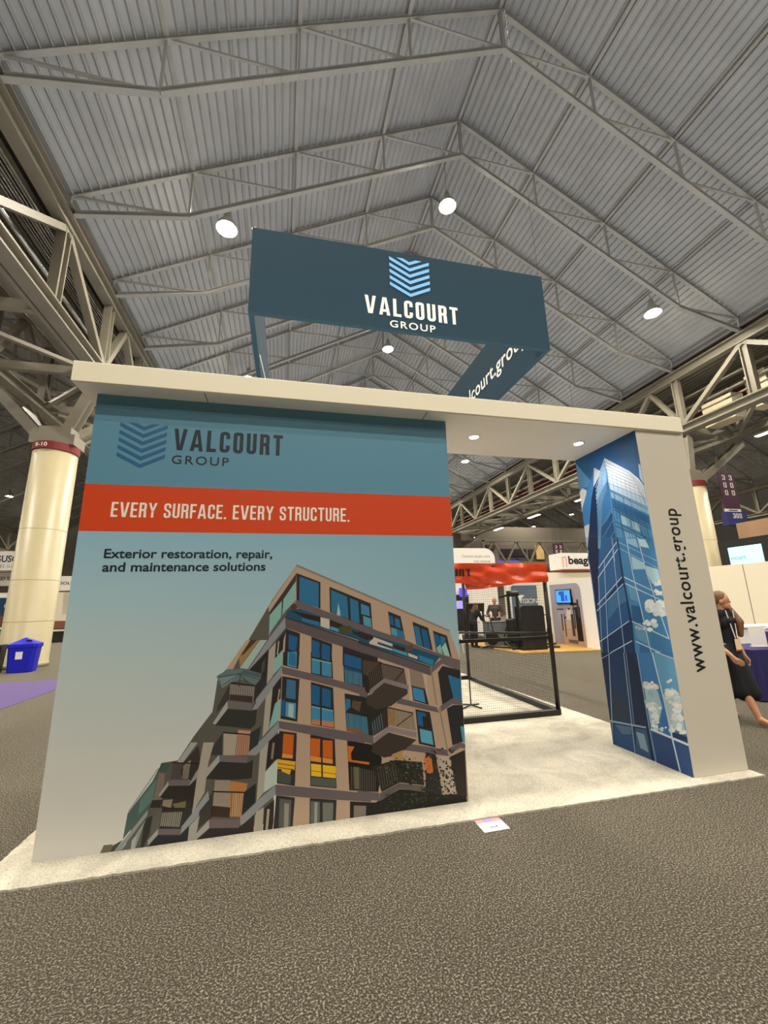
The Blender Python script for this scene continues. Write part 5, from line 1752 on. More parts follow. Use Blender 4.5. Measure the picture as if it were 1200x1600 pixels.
def emblem(x0, x1, z0, z1, place, m, parent):
    """six stacked chevrons, the top one cut off level"""
    pol = []; sx = x1-x0; tot = .224+4*.155+.075; sz = (z1-z0)/tot
    f = lambda u, v: (x0+u*sx, z1-v*sz)
    for k in range(5):
        y = k*.155
        pol += [[f(0, y), f(.5, y+.224), f(.5, y+.299), f(0, y+.075)], [f(1, y), f(1, y+.075), f(.5, y+.299), f(.5, y+.224)]]
    pol += [[f(.18, 0), f(.34, 0), f(.5, .069), f(.5, .144)], [f(.82, 0), f(.5, .144), f(.5, .069), f(.66, 0)]]
    return polys_obj('emblem', pol, place, m, parent)
emblem(.195, .55, 2.715, 3.10, fr1, DKBLUE, wall)
polys_obj('wordmark', caps_polys('VALCOURT', .605, 1.49, 2.885, 3.075), fr1, LETD, wall)
text_obj('wordmark', 'GROUP', .605, 1.05, 2.765, .077, fr1, LETD, wall, bold=.006, space=1.25)
polys_obj('slogan', caps_polys('EVERY SURFACE. EVERY STRUCTURE.', .205, 2.08, 2.305, 2.425, t=.13, gap=.1), fr1, LETW, wall)
text_obj('caption', 'Exterior restoration, repair,', .195, 1.435, 1.985, .072, fr1, LETD, wall, bold=.02)
text_obj('caption', 'and maintenance solutions', .195, 1.385, 1.882, .072, fr1, LETD, wall, bold=.02)
# pillar
pil = thing('display_pillar', 'grey white pillar with a web address up its front and a glass tower on its side', 'pillar', (0, 0, 0))
bevel(MB().box((5.4445, .328, H/2+.007), (.6245, .956, H-.014)).build('pillar_body', GREYW, pil), .004)
lf = leftface(5.1316)
bq = [(-.148, .02), (.804, .02), (.804, H-.004), (-.148, H-.004), (-.148, 1.6), (.804, 1.6)]
print_mesh('printed_tower', MURAL_B, lf, PRINT, pil, base=(bq, [(0, 1, 5, 4), (4, 5, 2, 3)], [['1f4a80', '1f4a80', '2a5f9c', '2a5f9c'], ['4a92d2', '4a92d2', '2a6cab', '1c4f86']]))
turn = lambda u, v, d: (5.478-v, -.15-d, u)
text_obj('web_address', 'www.valcourt.group', .885, 2.485, 0, .165, turn, LETK, pil, bold=.013, space=1.08)
# header over both
hd = thing('canopy_header', 'cream flat header spanning the mural wall and the pillar', 'header', (0, 0, 0))
bevel(MB().box((2.8085, .328, H+.0875+.001), (5.853, 1.023, .174)).build('header_body', CREAM, hd), .005)
MB().box((2.8085, .328, H-.001), (5.83, 1.0, .006)).build('soffit', SOFFIT, hd)
mb = MB()
for x in (.85, 2.80): mb.box((x, .328, H-.0045), (.006, .98, .003))
mb.build('seam', mat('dark_joint', '4a443c', .9), hd)  # thin dark joint lines across the soffit
for i, (x, y) in enumerate(((3.49, .31), (4.77, .28))):
    t = thing('downlight', 'small round downlight in the header, '+('beside the mural wall' if i == 0 else 'beside the glass tower print'), 'downlight', (x, y, H-.0045), group='downlights in the header')
    MB().lathe([(.044, 0), (.056, -.012), (.066, -.004), (.066, 0)], n=24).build('trim_ring', WHITE, t, smooth=True)
    MB().lathe([(0, -.008), (.044, -.008), (.044, 0)], n=20).build('lens', SPOTG, t)
    light('downlight_beam', 'SPOT', 26, (0, 0, -.03), color=(.98, .98, 1), parent=t, spot_size=2.4, spot_blend=.9, shadow_soft_size=.04)
# floor tag
tg = thing('floor_tag', 'small white and pink booth number card on the carpet edge', 'card', (3.06, -.355, .001), rz=.02)
mb = MB(); mb.add([(-.10, -.085, .002), (.10, -.085, .002), (.10, .035, .002), (-.10, .035, .002), (-.10, .085, .002), (.10, .085, .002), (-.035, .04, .0025), (.035, .04, .0025), (.035, .08, .0025), (-.035, .08, .0025)], [(0, 1, 2, 3), (3, 2, 5, 4), (6, 7, 8, 9)])
mb.c = ['f3efe6', 'd8989a', '9a92d0']; mb.build('card', PRINT, tg)
text_obj('number', '334', -.028, .032, -.045, .028, lambda x, z, d: (x, z, .003+d*.1), LETD, tg, bold=.01)
# hanging square banner
bn = thing('hanging_banner', 'dark blue square fabric banner hung over the booth', 'hanging banner', (0, 0, 0))
bx0, bx1, by0, bz0, bz1 = 1.059, 4.834, .631, 4.785, 5.910
by1 = by0+(bx1-bx0); th = .06
def sag_panel(name, a, b_, label=None):
    """fabric pulled over a tube frame, hollow inside"""
    mb = MB(); n = 20; vs = []; d = Vector((b_[0]-a[0], b_[1]-a[1], 0)); L_ = d.length; d.normalize(); nn = Vector((d.y, -d.x, 0))
    for k, off in ((0, 0), (1, th)):
        for j in range(7):
            for i in range(n+1):
                t = i/n; z = bz0+(bz1-bz0)*j/6
                bulge = .002*math.sin(PI*t)*math.sin(PI*j/6)*(1 if k == 0 else -1)
                p = Vector((a[0], a[1], z))+d*L_*t-nn*(off)-nn*bulge
                vs.append(p)
    fs = []; m_ = 7*(n+1)
    for k in (0, 1):
        for j in range(6):
            for i in range(n):
                q = (k*m_+j*(n+1)+i, k*m_+j*(n+1)+i+1, k*m_+(j+1)*(n+1)+i+1, k*m_+(j+1)*(n+1)+i); fs.append(q if k == 0 else q[::-1])
    for j in (0, 6):
        for i in range(n): fs.append((j*(n+1)+i, j*(n+1)+i+1, m_+j*(n+1)+i+1, m_+j*(n+1)+i))
    for i in (0, n):
        for j in range(6): fs.append((j*(n+1)+i, (j+1)*(n+1)+i, m_+(j+1)*(n+1)+i, m_+j*(n+1)+i))
    mb.add(vs, fs); return mb.build(name, NAVY, bn, smooth=False)
pf = sag_panel('fabric_side', (bx0, by0), (bx1, by0)); pr = sag_panel('fabric_side', (bx1, by0+th), (bx1, by1-th)); pb = sag_panel('fabric_side', (bx1, by1), (bx0, by1)); pl_ = sag_panel('fabric_side', (bx0, by1-th), (bx0, by0+th))
fb = front(by0-.0005)
emblem(2.69, 3.21, 5.275, 5.825, fb, SKYB, pf)
polys_obj('wordmark', caps_polys('VALCOURT', 2.372, 3.56, 4.97, 5.215), fb, LETW, pf)
text_obj('wordmark', 'GROUP', 2.675, 3.25, 4.818, .098, fb, LETW, pf, bold=.012, space=1.2)
ins = lambda u, v, d: (bx1-th-.003-d, u, v)
text_obj('web_address', 'www.valcourt.group', -4.18, -1.0, 5.19, .27, lambda u, v, d: (bx1-th-.003-d, -u, v), LETW, pr, bold=.012, space=1.05)
MB().tube((bx0+th+.008, by0+.9, bz0+.05), (bx0+th+.008, by1-.1, bz1-.3), .008).build('zip_edge', mat('zip_white', 'e8e8e4', .5), pl_)
mb = MB()
for (x, y), (x2, y2) in (((bx0, by0), (bx1, by0)), ((bx1, by0), (bx1, by1)), ((bx1, by1), (bx0, by1)), ((bx0, by1), (bx0, by0))):
    mb.tube((x+.0, y+.03, bz1+.012), (x2, y2+.03, bz1+.012), .014)
mb.build('frame', CHROME, bn)
for x, y in ((bx0+.02, by0+.03), (bx1-.02, by0+.03), (bx1-.02, by1-.03), (bx0+.02, by1-.03)):
    MB().tube((x, y, bz1), (x, y, 15.5 if x < 3 else 19.5), .002, .002, 5).build('cable', BLACK, bn)
# netted cage under an orange band
cg = thing('net_cage', 'black framed net cage with an orange band, behind the mural wall', 'net cage', (0, 0, 0))
cx0, cx1, cy0, cy1, ch = 2.3, 5.34, 2.06, 5.08, 2.12
for x in (cx0, cx1):
    for y in (cy0, cy1): MB().tube((x, y, .015), (x, y, ch), .032).build('post', BLACK, cg, smooth=True)
mb = MB()
for z in (.045, ch-.03):
    for a, b_ in (((cx0, cy0), (cx1, cy0)), ((cx1, cy0), (cx1, cy1)), ((cx1, cy1), (cx0, cy1)), ((cx0, cy1), (cx0, cy0))):
        if z > 1: mb.tube((*a, z), (*b_, z), .03)
        else: MB().bar((*a, .05), (*b_, .05), .09, .07).build('base_rail', BLACK, cg)
mb.build('top_rail', BLACK, cg, smooth=True)
MB().bar((cx0, cy0, 1.06), (cx1, cy0, 1.06), .05, .045).build('middle_rail', BLACK, cg)
MB().path([(cx0, cy1, 1.35), (cx0+1.2, cy1-.02, 1.16), (cx1-1.1, cy0+1.5, 1.08), (cx1, cy0+.02, 1.12)], .016).build('rope', BLACK, cg)
net = MB()
def netting(a, b_, z0, z1, s=.03, r=.0011):
    L_ = math.dist(a, b_); n = int(L_/s); k = int((z1-z0)/s)
    for i in range(1, n):
        x, y = a[0]+(b_[0]-a[0])*i/n, a[1]+(b_[1]-a[1])*i/n; net.tube((x, y, z0), (x, y, z1), r, r, 3, False)
    for j in range(k+1):
        z = z0+(z1-z0)*j/k; net.tube((*a, z), (*b_, z), r, r, 3, False)
netting((cx0, cy0), (cx1, cy0), .08, 1.86); netting((cx1, cy0), (cx1, cy1), .08, 2.05, s=.045)
net.build('netting', mat('net_cord', '1c1b19', .8), cg)
def band(name, a, b_, z0, z1):
    mb = MB(); n = 60; m_ = 8; d = Vector((b_[0]-a[0], b_[1]-a[1])); L_ = d.length; d.normalize(); nn = (d.y, -d.x); vs = []
    for j in range(m_+1):
        for i in range(n+1):
            t = i/n; z = z0+(z1-z0)*j/m_+(.02*math.sin(t*5+1) if j == 0 else 0)
            k = .012*math.sin(t*38+j*1.3)+.012*math.sin(t*17-j*1.1)+.006*math.sin(t*71+j*.6)
            vs.append((a[0]+d.x*L_*t+nn[0]*(.05+k), a[1]+d.y*L_*t+nn[1]*(.05+k), z))
    return mb.add(vs, [(j*(n+1)+i, j*(n+1)+i+1, (j+1)*(n+1)+i+1, (j+1)*(n+1)+i) for j in range(m_) for i in range(n)]).build(name, mat('orange_vinyl', 'e24a1e', .25, spec=.6), cg, smooth=True)
ob = band('orange_band', (cx0-.03, cy0), (cx1+.03, cy0), 1.865, 2.14); band('orange_band', (cx1, cy0), (cx1, cy1), 1.87, 2.13)
polys_obj('wordmark', caps_polys('VALCOURT', 3.3, 4.12, 1.955, 2.055), front(cy0-.075), LETD, ob)
sd = thing('stand', 'thin black stand on splayed feet inside the net cage', 'stand', (4.37, 2.86, .014))
MB().tube((0, 0, .03), (0, 0, 1.0), .011).build('pole', BLACK, sd, smooth=True)
for k in range(4):
    a = k*PI/2+.5; MB().tube((0, 0, .03), (.2*math.cos(a), .2*math.sin(a), .012), .011).build('foot', BLACK, sd, smooth=True)
tb = thing('pitching_stand', 'grey tripod with a white bent arm inside the net cage', 'stand', (4.6, 4.3, .014))
MB().tube((0, 0, .5), (0, 0, .85), .05).build('body', mat('grey_plastic', '55504a', .6), tb, smooth=True)
for k in range(3):
    a = k*2*PI/3+.3; MB().tube((0, 0, .5), (.25*math.cos(a), .25*math.sin(a), .012), .016).build('foot', BLACK, tb, smooth=True)
MB().path([(-.3, 0, 1.22), (0, 0, 1.2), (.28, 0, .98), (.33, 0, .62)], .014).build('arm', mat('white_tube', 'dedcd6', .4), tb, smooth=True)
# ================================================================== other booths and things on the floor
VP = mat('sign_white', 'ece8e2', .5); CW = mat('booth_wall_cream', 'e9dfc8', .6); GREYB = mat('slate_panel', '5f6f7c', .5); WOOD = mat('yellow_wood', 'c79a4e', .5, var=.2, scale=5)
SCREEN = mat('screen_blue', '3f86e8', .3, emit=1.2, ecol='3f86e8'); CYAN = mat('screen_cyan', 'a8ecf2', .3, emit=1.1, ecol='9fe6ee'); VIOLET = mat('screen_violet', '5040c8', .3, emit=1.2, ecol='4a3ad0')
GREYP = mat('counter_grey', '70757c', .6); MAROON = mat('banner_maroon', '4a1f3c', .6); INDIGO = mat('banner_indigo', '2a2a6a', .6)
# --- fitness booth seen through the opening
o = MB().prism([(8.35, 12.4), (8.72, 8.62), (11.5, 8.3), (11.5, 13.4), (8.35, 13.4)], lambda p: (p[0], p[1], .02), lambda p: (p[0], p[1], .001)).build('wood_floor_mat', WOOD)
tag(o, 'yellow wood look floor mat under the gym machines', 'floor mat')
def rounded(x0, x1, z0, z1, r, cor='tr', n=8):
    pts = [(x0, z0), (x1, z0)]
    pts += [(x1-r+r*math.cos(k*PI/2/n), z1-r+r*math.sin(k*PI/2/n)) for k in range(n+1)] if 'tr' in cor else [(x1, z1)]
    pts += [(x0+r-r*math.sin(k*PI/2/n), z1-r+r*math.cos(k*PI/2/n)) for k in range(n+1)] if 'tl' in cor else [(x0, z1)]
    return pts
gw = thing('exhibit_wall', 'white exhibit side wall with a gym photo and a rounded corner beyond the net cage', 'exhibit wall', (11.35, 0, 0))
MB().box((.2, 9.62, 1.16), (.3, 2.5, 2.30)).build('panel_body', VP, gw)
gf = lambda y, z, d: (.05-.006-d, -y, z)
mb = MB(); F_ = lambda pts, c: mb.add([gf(p[0], p[1], len(mb.f)*.0004) for p in pts], [tuple(range(len(pts)))], c)
F_(rounded(-10.75, -9.03, .02, 2.17, .25, 'tr'), 'a9a3ae')
F_([(-10.3, .02), (-9.03, .02), (-9.03, .75), (-10.3, .75)], 'b79c88')
for k, (y, z, w_, h_, c) in enumerate(((-10.2, .5, .06, .6, '2c2723'), (-10.05, .3, .05, .8, '39312b'), (-9.9, .95, .35, .05, '2c2723'), (-9.85, .6, .22, .5, 'c0ab98'), (-9.75, 1.2, .1, .12, '3a3029'), (-9.78, .9, .25, .35, 'd8cfc4'), (-9.62, .35, .14, .75, '4a3f38'), (-9.5, .6, .06, 1.1, '2c2723'), (-9.3, .2, .28, 1.15, '25201d'), (-9.45, 1.4, .38, .09, '2a2522'), (-9.4, 1.25, .3, .05, '2a2522'), (-10.25, 1.25, .4, .03, '39312b'), (-9.7, .1, .5, .12, '6a5a50'), (-9.25, 1.0, .1, .6, '463c36'))):
    F_([(y-w_/2, z), (y+w_/2, z), (y+w_/2, z+h_), (y-w_/2, z+h_)], c)
mb.build('printed_photo', PRINT, gw)
MB().box((.02, 9.93, 1.72), (.06, .86, .50)).build('television', BLACK, gw).location = (0, 0, 0)
tv = [c for c in gw.children if c.name.startswith('television')][0]
gw.children[0].name = 'panel_body'
tv.parent = None; tv.location = (11.35, 0, 0); tag(tv, 'wall television with a blue picture on the gym photo wall', 'television')
mbs = MB(); q = lambda y0, y1, z0, z1, c, k: mbs.add([(-.012-k*.0004, y1, z0), (-.012-k*.0004, y0, z0), (-.012-k*.0004, y0, z1), (-.012-k*.0004, y1, z1)], [(0, 1, 2, 3)], c)
MB().box((-.011, 9.93, 1.72), (.002, .80, .44)).build('screen', SCREEN, tv)
mb = MB()
for y, z, a, b_ in ((9.95, 1.7, .2, .3), (10.1, 1.82, .12, .1), (9.75, 1.66, .1, .2), (9.98, 1.88, .3, .05)): mb.box((-.0135, y, z), (.002, a, b_))
mb.build('picture', mat('screen_dark_blue', '1d4f9c', .3, emit=.7, ecol='1d4f9c'), tv)
vw = thing('exhibit_wall', 'slate grey exhibit back wall lettered VISION behind the gym machines', 'exhibit wall', (0, 11.3, 0))
MB().prism(rounded(9.98, 11.2, .02, 2.3, .15, 'tl'), lambda p: (p[0], .0, p[1]), lambda p: (p[0], .2, p[1])).build('panel_body', VP, vw)
MB().prism(rounded(10.06, 11.18, .03, 2.2, .12, 'tl'), lambda p: (p[0], -.01, p[1]), lambda p: (p[0], -.001, p[1])).build('printed_panel', GREYB, vw)
text_obj('lettering', 'VISION', 10.36, 11.16, 1.5, .2, front(-.012), LETW, vw, bold=.0)
mb = MB(); mb.add([(10.3, -.0125, 1.78), (10.5, -.0125, 1.84), (10.62, -.0125, 1.8), (10.5, -.0125, 1.72), (10.42, -.0125, 1.6), (10.36, -.0125, 1.7)], [(0, 1, 2, 3, 4, 5)]); mb.build('logo', LETW, vw)
# strength machine with rounded shroud
sm = thing('strength_machine', 'tall black shrouded weight machine in front of the VISION wall', 'gym machine', (9.55, 9.2, .02), rz=.05)
for x in (-.225, .225):
    bevel(MB().prism(rounded(x-.22, x+.22, .05, 1.42, .1, 'tr' if x > 0 else 'tl'), lambda p: (p[0], -.05, p[1]), lambda p: (p[0], .02, p[1])).build('shroud', BLACKP, sm), .01)
for x in (-.4, .4): MB().box((x, .3, .7), (.06, .06, 1.38)).build('upright', BLACK, sm)
MB().box((0, .35, .03), (.9, .8, .06)).build('base_frame', BLACK, sm); MB().box((0, .55, .45), (.35, .4, .1)).build('seat', BLACKP, sm)
MB().tube((0, .3, .1), (0, .3, 1.3), .1).build('weight_stack', BLACK, sm)
ct = thing('counter', 'grey counter block between the man in a jacket and the black machine', 'counter', (9.35, 10.95, .02))
bevel(MB().box((0, .2, .42), (1.05, .5, .82)).build('cabinet', GREYP, ct), .01); bevel(MB().box((0, .2, .845), (1.1, .55, .03)).build('top', GREYP, ct), .006)
def treadmill(loc, rz, label, s=1):
    t = thing('treadmill', label, 'gym machine', loc, rz, 'cardio machines')
    bevel(MB().box((0, 0, .1), (.75, 1.7, .16)).build('deck', BLACKP, t), .03); MB().box((0, -.05, .185), (.5, 1.4, .01)).build('belt', BLACK, t)
    for x in (-.36, .36): MB().bar((x, .6, .15), (x*.9, .72, 1.25), .08, .06).build('upright', BLACK, t)
    for x in (-.36, .36): MB().tube((x, .7, 1.05), (x, .1, .95), .025).build('handrail', BLACK, t)
    bevel(MB().bar((0, .62, 1.22), (0, .78, 1.55), .8, .06).build('console', BLACK, t), .01)
    return t
treadmill((8.0, 13.4, 0), 2.6, 'dark treadmill with a raised console behind the man in a jacket'); treadmill((9.5, 13.8, .0), 2.9, 'dark treadmill beside the slate VISION wall')
def bike(loc, rz, label):
    t = thing('exercise_bike', label, 'gym machine', loc, rz, 'exercise bikes')
    MB().lathe([(0, -.03), (.24, -.03), (.24, .03), (0, .03)], n=24).build('flywheel', BLACK, t)
    t.children[0].rotation_euler = (0, PI/2, 0); t.children[0].location = (0, .35, .34)
    mb = MB(); mb.tube((0, -.5, .05), (0, .6, .05), .03); mb.tube((0, -.3, .05), (0, .3, .6), .035); mb.build('frame', BLACK, t)
    for y in (-.5, .6): MB().tube((-.25, y, .035), (.25, y, .035), .03).build('foot', BLACK, t)
    MB().tube((0, -.1, .4), (0, -.3, .92), .025).build('seat_post', BLACK, t); MB().ball((0, -.32, .95), (.09, .14, .04)).build('saddle', BLACKP, t, smooth=True)
    MB().path([(0, .3, .6), (0, .4, 1.05), (-.2, .5, 1.12)], .02).build('handlebar', BLACK, t)
    return t
bike((8.75, 9.9, .02), .6, 'black exercise bike beside the woman in black'); bike((10.6, 9.9, .02), -.5, 'black exercise bike at the foot of the gym photo')
lm = thing('cable_machine', 'tall black cable machine between the man and the VISION wall', 'gym machine', (9.75, 10.5, .02))
MB().box((0, 0, .06), (.8, .9, .1)).build('base_frame', BLACK, lm)
for x in (-.18, .18): MB().box((x, .2, 1.0), (.07, .09, 1.9)).build('upright', BLACK, lm)
MB().box((0, .1, .55), (.5, .5, .8)).build('weight_housing', BLACKP, lm); MB().bar((-.6, .1, 1.72), (.2, .2, 1.9), .07, .07).build('arm', BLACK, lm); MB().tube((-.2, .05, 1.85), (.12, .05, 1.85), .11).build('pulley', BLACK, lm)
# booths behind
def sign_wall(name, label, cat, x0, x1, y, z0, z1, r, m=VP, cor='tr', th_=.3):
    t = thing(name, label, cat, (0, y, 0)); MB().prism(rounded(x0, x1, z0, z1, r, cor), lambda p: (p[0], 0, p[1]), lambda p: (p[0], th_, p[1])).build('panel_body', m, t); return t
t = sign_wall('exhibit_wall', 'tall white exhibit wall with a rounded corner and two lines of small text', 'exhibit wall', 7.6, 11.25, 14.6, .0, 4.12, .5)
text_obj('lettering', 'Convert vacant units', 9.55, 11.0, 3.68, .13, front(-.004), mat('grey_lettering', '8a8680', .5), t, bold=.0); text_obj('lettering', 'into revenue', 10.15, 11.0, 3.44, .13, front(-.004), mat('grey_lettering', '8a8680', .5), t, bold=.0)
for x, z, a, b_, m, lab in ((8.75, 2.0, .28, .36, mat('panel_glow', (1, .98, .93), emit=2, ecol=(1, .98, .93)), 'small glowing white panel behind the net cage'), (9.45, 2.05, .36, .4, VIOLET, 'small violet screen behind the net cage'), (9.2, 1.5, .5, .35, mat('lilac_screen', '9a90e0', .3, emit=1, ecol='8a80d8'), 'lilac screen above the treadmill'), (9.25, 1.15, .95, 1.6, BLACKP, 'black display board behind the lilac screen')):
    o = MB().box((0, 0, 0), (a, .06 if m != BLACKP else .04, b_)).build('monitor' if m != BLACKP else 'notice_board', m, None, (x, 14.5 if m != BLACKP else 14.56, z)); tag(o, lab, 'screen')
t = sign_wall('exhibit_wall', 'cream exhibit wall under the hanging sign lettered beagle', 'exhibit wall', 12.2, 17.6, 15.4, 0, 3.0, .1, CW)
hs = thing('hanging_sign', 'white hanging sign lettered beagle with an orange underside', 'hanging sign', (15.3, 15.2, 3.15))
MB().box((1.3, .5, .42), (2.6, 1.0, .84)).build('sign_box', VP, hs); MB().box((1.3, .5, -.03), (2.5, .95, .05)).build('underside', mat('orange_board', 'c8632c', .5), hs)
text_obj('lettering', 'beagle', .44, 2.05, .27, .42, front(-.004), LETK, hs, bold=.03)
polys_obj('logo', [[(.08, .1), (.14, .1), (.14, .65), (.08, .65)], [(.14, .57), (.28, .57), (.28, .65), (.14, .65)], [(.28, .1), (.34, .1), (.34, .65), (.28, .65)]], front(-.001), mat('logo_pink', 'e8a898', .5), hs)
for x in (.2, 2.4): MB().tube((x, .5, .84), (x, .5, 14), .006, .006, 6).build('cable', BLACK, hs)
for x, y, z, a, b_, c, m, lab in ((29.5, 43.73, 7.65, 3.6, .2, .95, DARKV, 'black opening in the far wall above the violet screen'), (32.6, 43.73, 7.6, 2.0, .2, 1.0, mat('dim_opening', '35302c', .9), 'second dark opening in the far wall beside the violet screen'), (28.6, 43.73, 6.0, 3.0, .2, 1.25, VIOLET, 'violet screen above the orange band'), (26.35, 43.73, 8.35, 1.2, .2, .55, mat('brown_board', '4a3228', .7), 'small brown board high on the far wall'), (33.2, 43.73, 7.7, 1.1, .3, 1.8, mat('warm_panel', 'd8b878', .6), 'warm yellow panel on the far wall')):
    o = MB().box((0, 0, 0), (a, b_, c)).build('hoarding', m, None, (x, y, z)); tag(o, lab, 'wall panel')
MB_far = MB().box((24, 44, 5.5), (60, .3, 11)).build('wall_beyond', mat('pale_wall', '6e665a', .8)); struct(MB_far); MB_far.name = 'trim_1'
# hanging aisle banners with numbers
def aisle_banner(loc, rz, label, s=1, num='300', top=3.95):
    t = thing('aisle_banner', label, 'hanging banner', loc, rz, 'aisle number banners')
    MB().box((0, 0, 1.15*s), (1.08*s, .03, 2.0*s)).build('upper_panel', MAROON, t); MB().box((0, 0, .05*s), (1.08*s, .03, .16*s)).build('name_strip', VP, t)
    MB().box((0, 0, -.42*s), (1.32*s, .3*s, .72*s)).build('lower_panel', INDIGO, t)
    for x in (-.2*s, .26*s):
        for k, ch in enumerate(num): polys_obj('numeral', caps_polys(ch, x-.09*s, x+.11*s, (1.72-k*.42)*s, (2.0-k*.42)*s, t=.12), front(-.017), LETW, t)
    polys_obj('numeral', caps_polys(num, -.26*s, .32*s, -.4*s, -.14*s, t=.12), front(-.152*s), LETW, t)
    MB().box((0, -.0165, .05*s), (.6*s, .003, .05*s)).build('lettering', LETK, t)
    for x in (-.45*s, .45*s): MB().tube((x, 0, 2.15*s), (x, 0, top), .008, .008, 6).build('cable', BLACK, t)
    return t
aisle_banner((24.4, 13.0, 5.95), 0, 'maroon and blue hanging banner numbered 300 beside the cream column')
aisle_banner((26.0, 30, 4.6), 0, 'small maroon hanging banner above the beagle sign', top=9.95)
# --- right side: white wall, screens, table
t = thing('exhibit_wall', 'long white exhibit wall behind the woman', 'exhibit wall', (20, 0, 0))
MB().box((.1, 9.7, 1.455), (.2, 5.5, 2.87)).build('panel_body', CW, t); MB().box((-.002, 9.9, 1.45), (.006, .02, 2.8)).build('seam', mat('dark_joint', '4a443c', .9), t)  # dark joint line in the wall face
t = thing('video_wall', 'black video wall with a pale cyan slide above the white exhibit wall', 'screen', (20.6, 0, 0))
MB().box((.1, 9.4, 3.35), (.2, 3.6, 1.3)).build('panel_body', BLACKP, t)
MB().box((-.01, 10.12, 3.28), (.02, 1.35, .78)).build('slide', CYAN, t)
text_obj('lettering', 'smart', -10.75, -10.1, 3.12, .2, lambda u, v, d: (-.022-d, -u, v), mat('teal_lettering', '4a8a90', .5), t, bold=0)
t = thing('exhibit_wall', 'brown header wall above the black video wall', 'exhibit wall', (24, 8.6, 0)); MB().box((0, 0, 2.6), (.3, 8, 5.2)).build('panel_body', mat('brown_header', '9a7a5c', .6), t)
CLOTH = mat('table_cloth', '241f55', .8)
t = thing('table', 'table under a navy cloth with a white logo, beside the woman', 'table', (9.0, 1.75, 0), rz=-.05)
MB().box((.55, .35, .735), (1.8, .75, .03)).build('tabletop', BLACKP, t)
mb = MB(); n = 40
def cl(u, z):
    k = .012*math.sin(u*23)*(1-z/.75); return k
ring = []
for i in range(n): ring.append((-.37+1.84*i/n, -.035, 0, -1))
for i in range(16): ring.append((1.47, -.035+.79*i/16, 1, 0))
for i in range(n): ring.append((1.47-1.84*i/n, .755, 0, 1))
for i in range(16): ring.append((-.37, .755-.79*i/16, -1, 0))
m_ = len(ring)
for z in (.02, .25, .5, .757): mb.v += [(x+nx*cl(i*.35, z), y+ny*cl(i*.35, z), z) for i, (x, y, nx, ny) in enumerate(ring)]
for k in range(3): mb.f += [(k*m_+i, k*m_+(i+1) % m_, (k+1)*m_+(i+1) % m_, (k+1)*m_+i) for i in range(m_)]
mb.f.append(tuple(range(3*m_, 4*m_))); mb.c = [None]*len(mb.f); cloth = mb.build('tablecloth', CLOTH, t, smooth=False)
polys_obj('logo', [[(-.02, .25), (.06, .25), (.04, .62), (-.04, .62)], [(.1, .25), (.18, .25), (.16, .62), (.08, .62)], [(.22, .25), (.3, .25), (.28, .6), (.2, .6)], [(-.06, .52), (.3, .52), (.3, .58), (-.06, .58)]], front(-.056), LETW, cloth)
t = thing('sign_holder', 'small white sign card standing on the navy cloth', 'sign', (9.15, 2.0, .76), rz=-.35)
MB().box((0, 0, .15), (.24, .012, .30)).build('card', VP, t); MB().box((0, .03, .006), (.2, .09, .012)).build('foot', VP, t)
o = bevel(MB().box((0, 0, .12), (.3, .22, .22)).build('storage_box', mat('purple_box', '3a2f78', .5), None, (9.5, 1.95, .765)), .008); tag(o, 'purple box beside the white sign card', 'box')
t = thing('flower_bunch', 'bunch of small white flowers on top of the purple box', 'flowers', (9.52, 1.97, .998))
mb = MB(); rnd = random.Random(5)
for k in range(26): mb.ball((rnd.uniform(-.12, .12), rnd.uniform(-.08, .08), rnd.uniform(.03, .1)), .022, 6, 4)
mb.build('petals', VP, t, smooth=True); mb = MB()
for k in range(12): x, y = rnd.uniform(-.1, .1), rnd.uniform(-.07, .07); mb.tube((x*.3, y*.3, 0), (x, y, .07), .004, .003, 5)
mb.build('stems', mat('leaf_dark', '2c3524', .7), t)
t = thing('counter', 'white waist high counter behind the table with the navy cloth', 'counter', (10.6, 3.3, 0), rz=-.2); bevel(MB().box((0, 0, .48), (2.4, .5, .96)).build('cabinet', VP, t), .01); bevel(MB().box((0, 0, .98), (2.5, .56, .04)).build('top', VP, t), .006)
# --- left side: bins, far booths
bn2 = thing('recycling_bin', 'blue recycling bin with a peaked lid in front of the cream column', 'bin', (-5.63, 10.6, 0), rz=.1)
pts = [(-.27, -.22), (.27, -.22), (.34, -.12), (.34, .2), (-.34, .2), (-.34, -.12)]
BLUE = mat('blue_plastic', '1c22b8', .38)
mb = MB(); mb.v = [(x*.86, y*.86, 0) for x, y in pts]+[(x, y, .68) for x, y in pts]; mb.f = [tuple(range(6))[::-1], tuple(range(6, 12))]+[(i, (i+1) % 6, 6+(i+1) % 6, 6+i) for i in range(6)]; mb.c = [None]*8; bevel(mb.build('body', BLUE, bn2), .015)
mb = MB(); mb.v = [(x*1.06, y*1.06, .66) for x, y in pts]+[(x*1.06, y*1.06, .76) for x, y in pts]+[(0, -.02, .93), (0, .02, .93)]
mb.f = [tuple(range(6))[::-1]]+[(i, (i+1) % 6, 6+(i+1) % 6, 6+i) for i in range(6)]+[(6, 7, 12), (7, 8, 12), (8, 9, 13, 12), (9, 10, 13), (10, 11, 12, 13), (11, 6, 12)]; mb.c = [None]*len(mb.f); lid = mb.build('lid', BLUE, bn2); bevel(lid, .008)
MB().box((.14, -.14, .835), (.12, .03, .06)).build('slot', BLACK, lid)
polys_obj('sticker', [[(-.1, .36), (.06, .36), (.06, .56), (-.1, .56)]], lambda x, z, d: (x, -.1925-(.68*0)-.0265*(z/.68)-.004-d*.3, z), VP, bn2)
t = thing('waste_bin', 'black waste bin beside the blue recycling bin', 'bin', (-6.45, 10.6, 0), rz=.1)
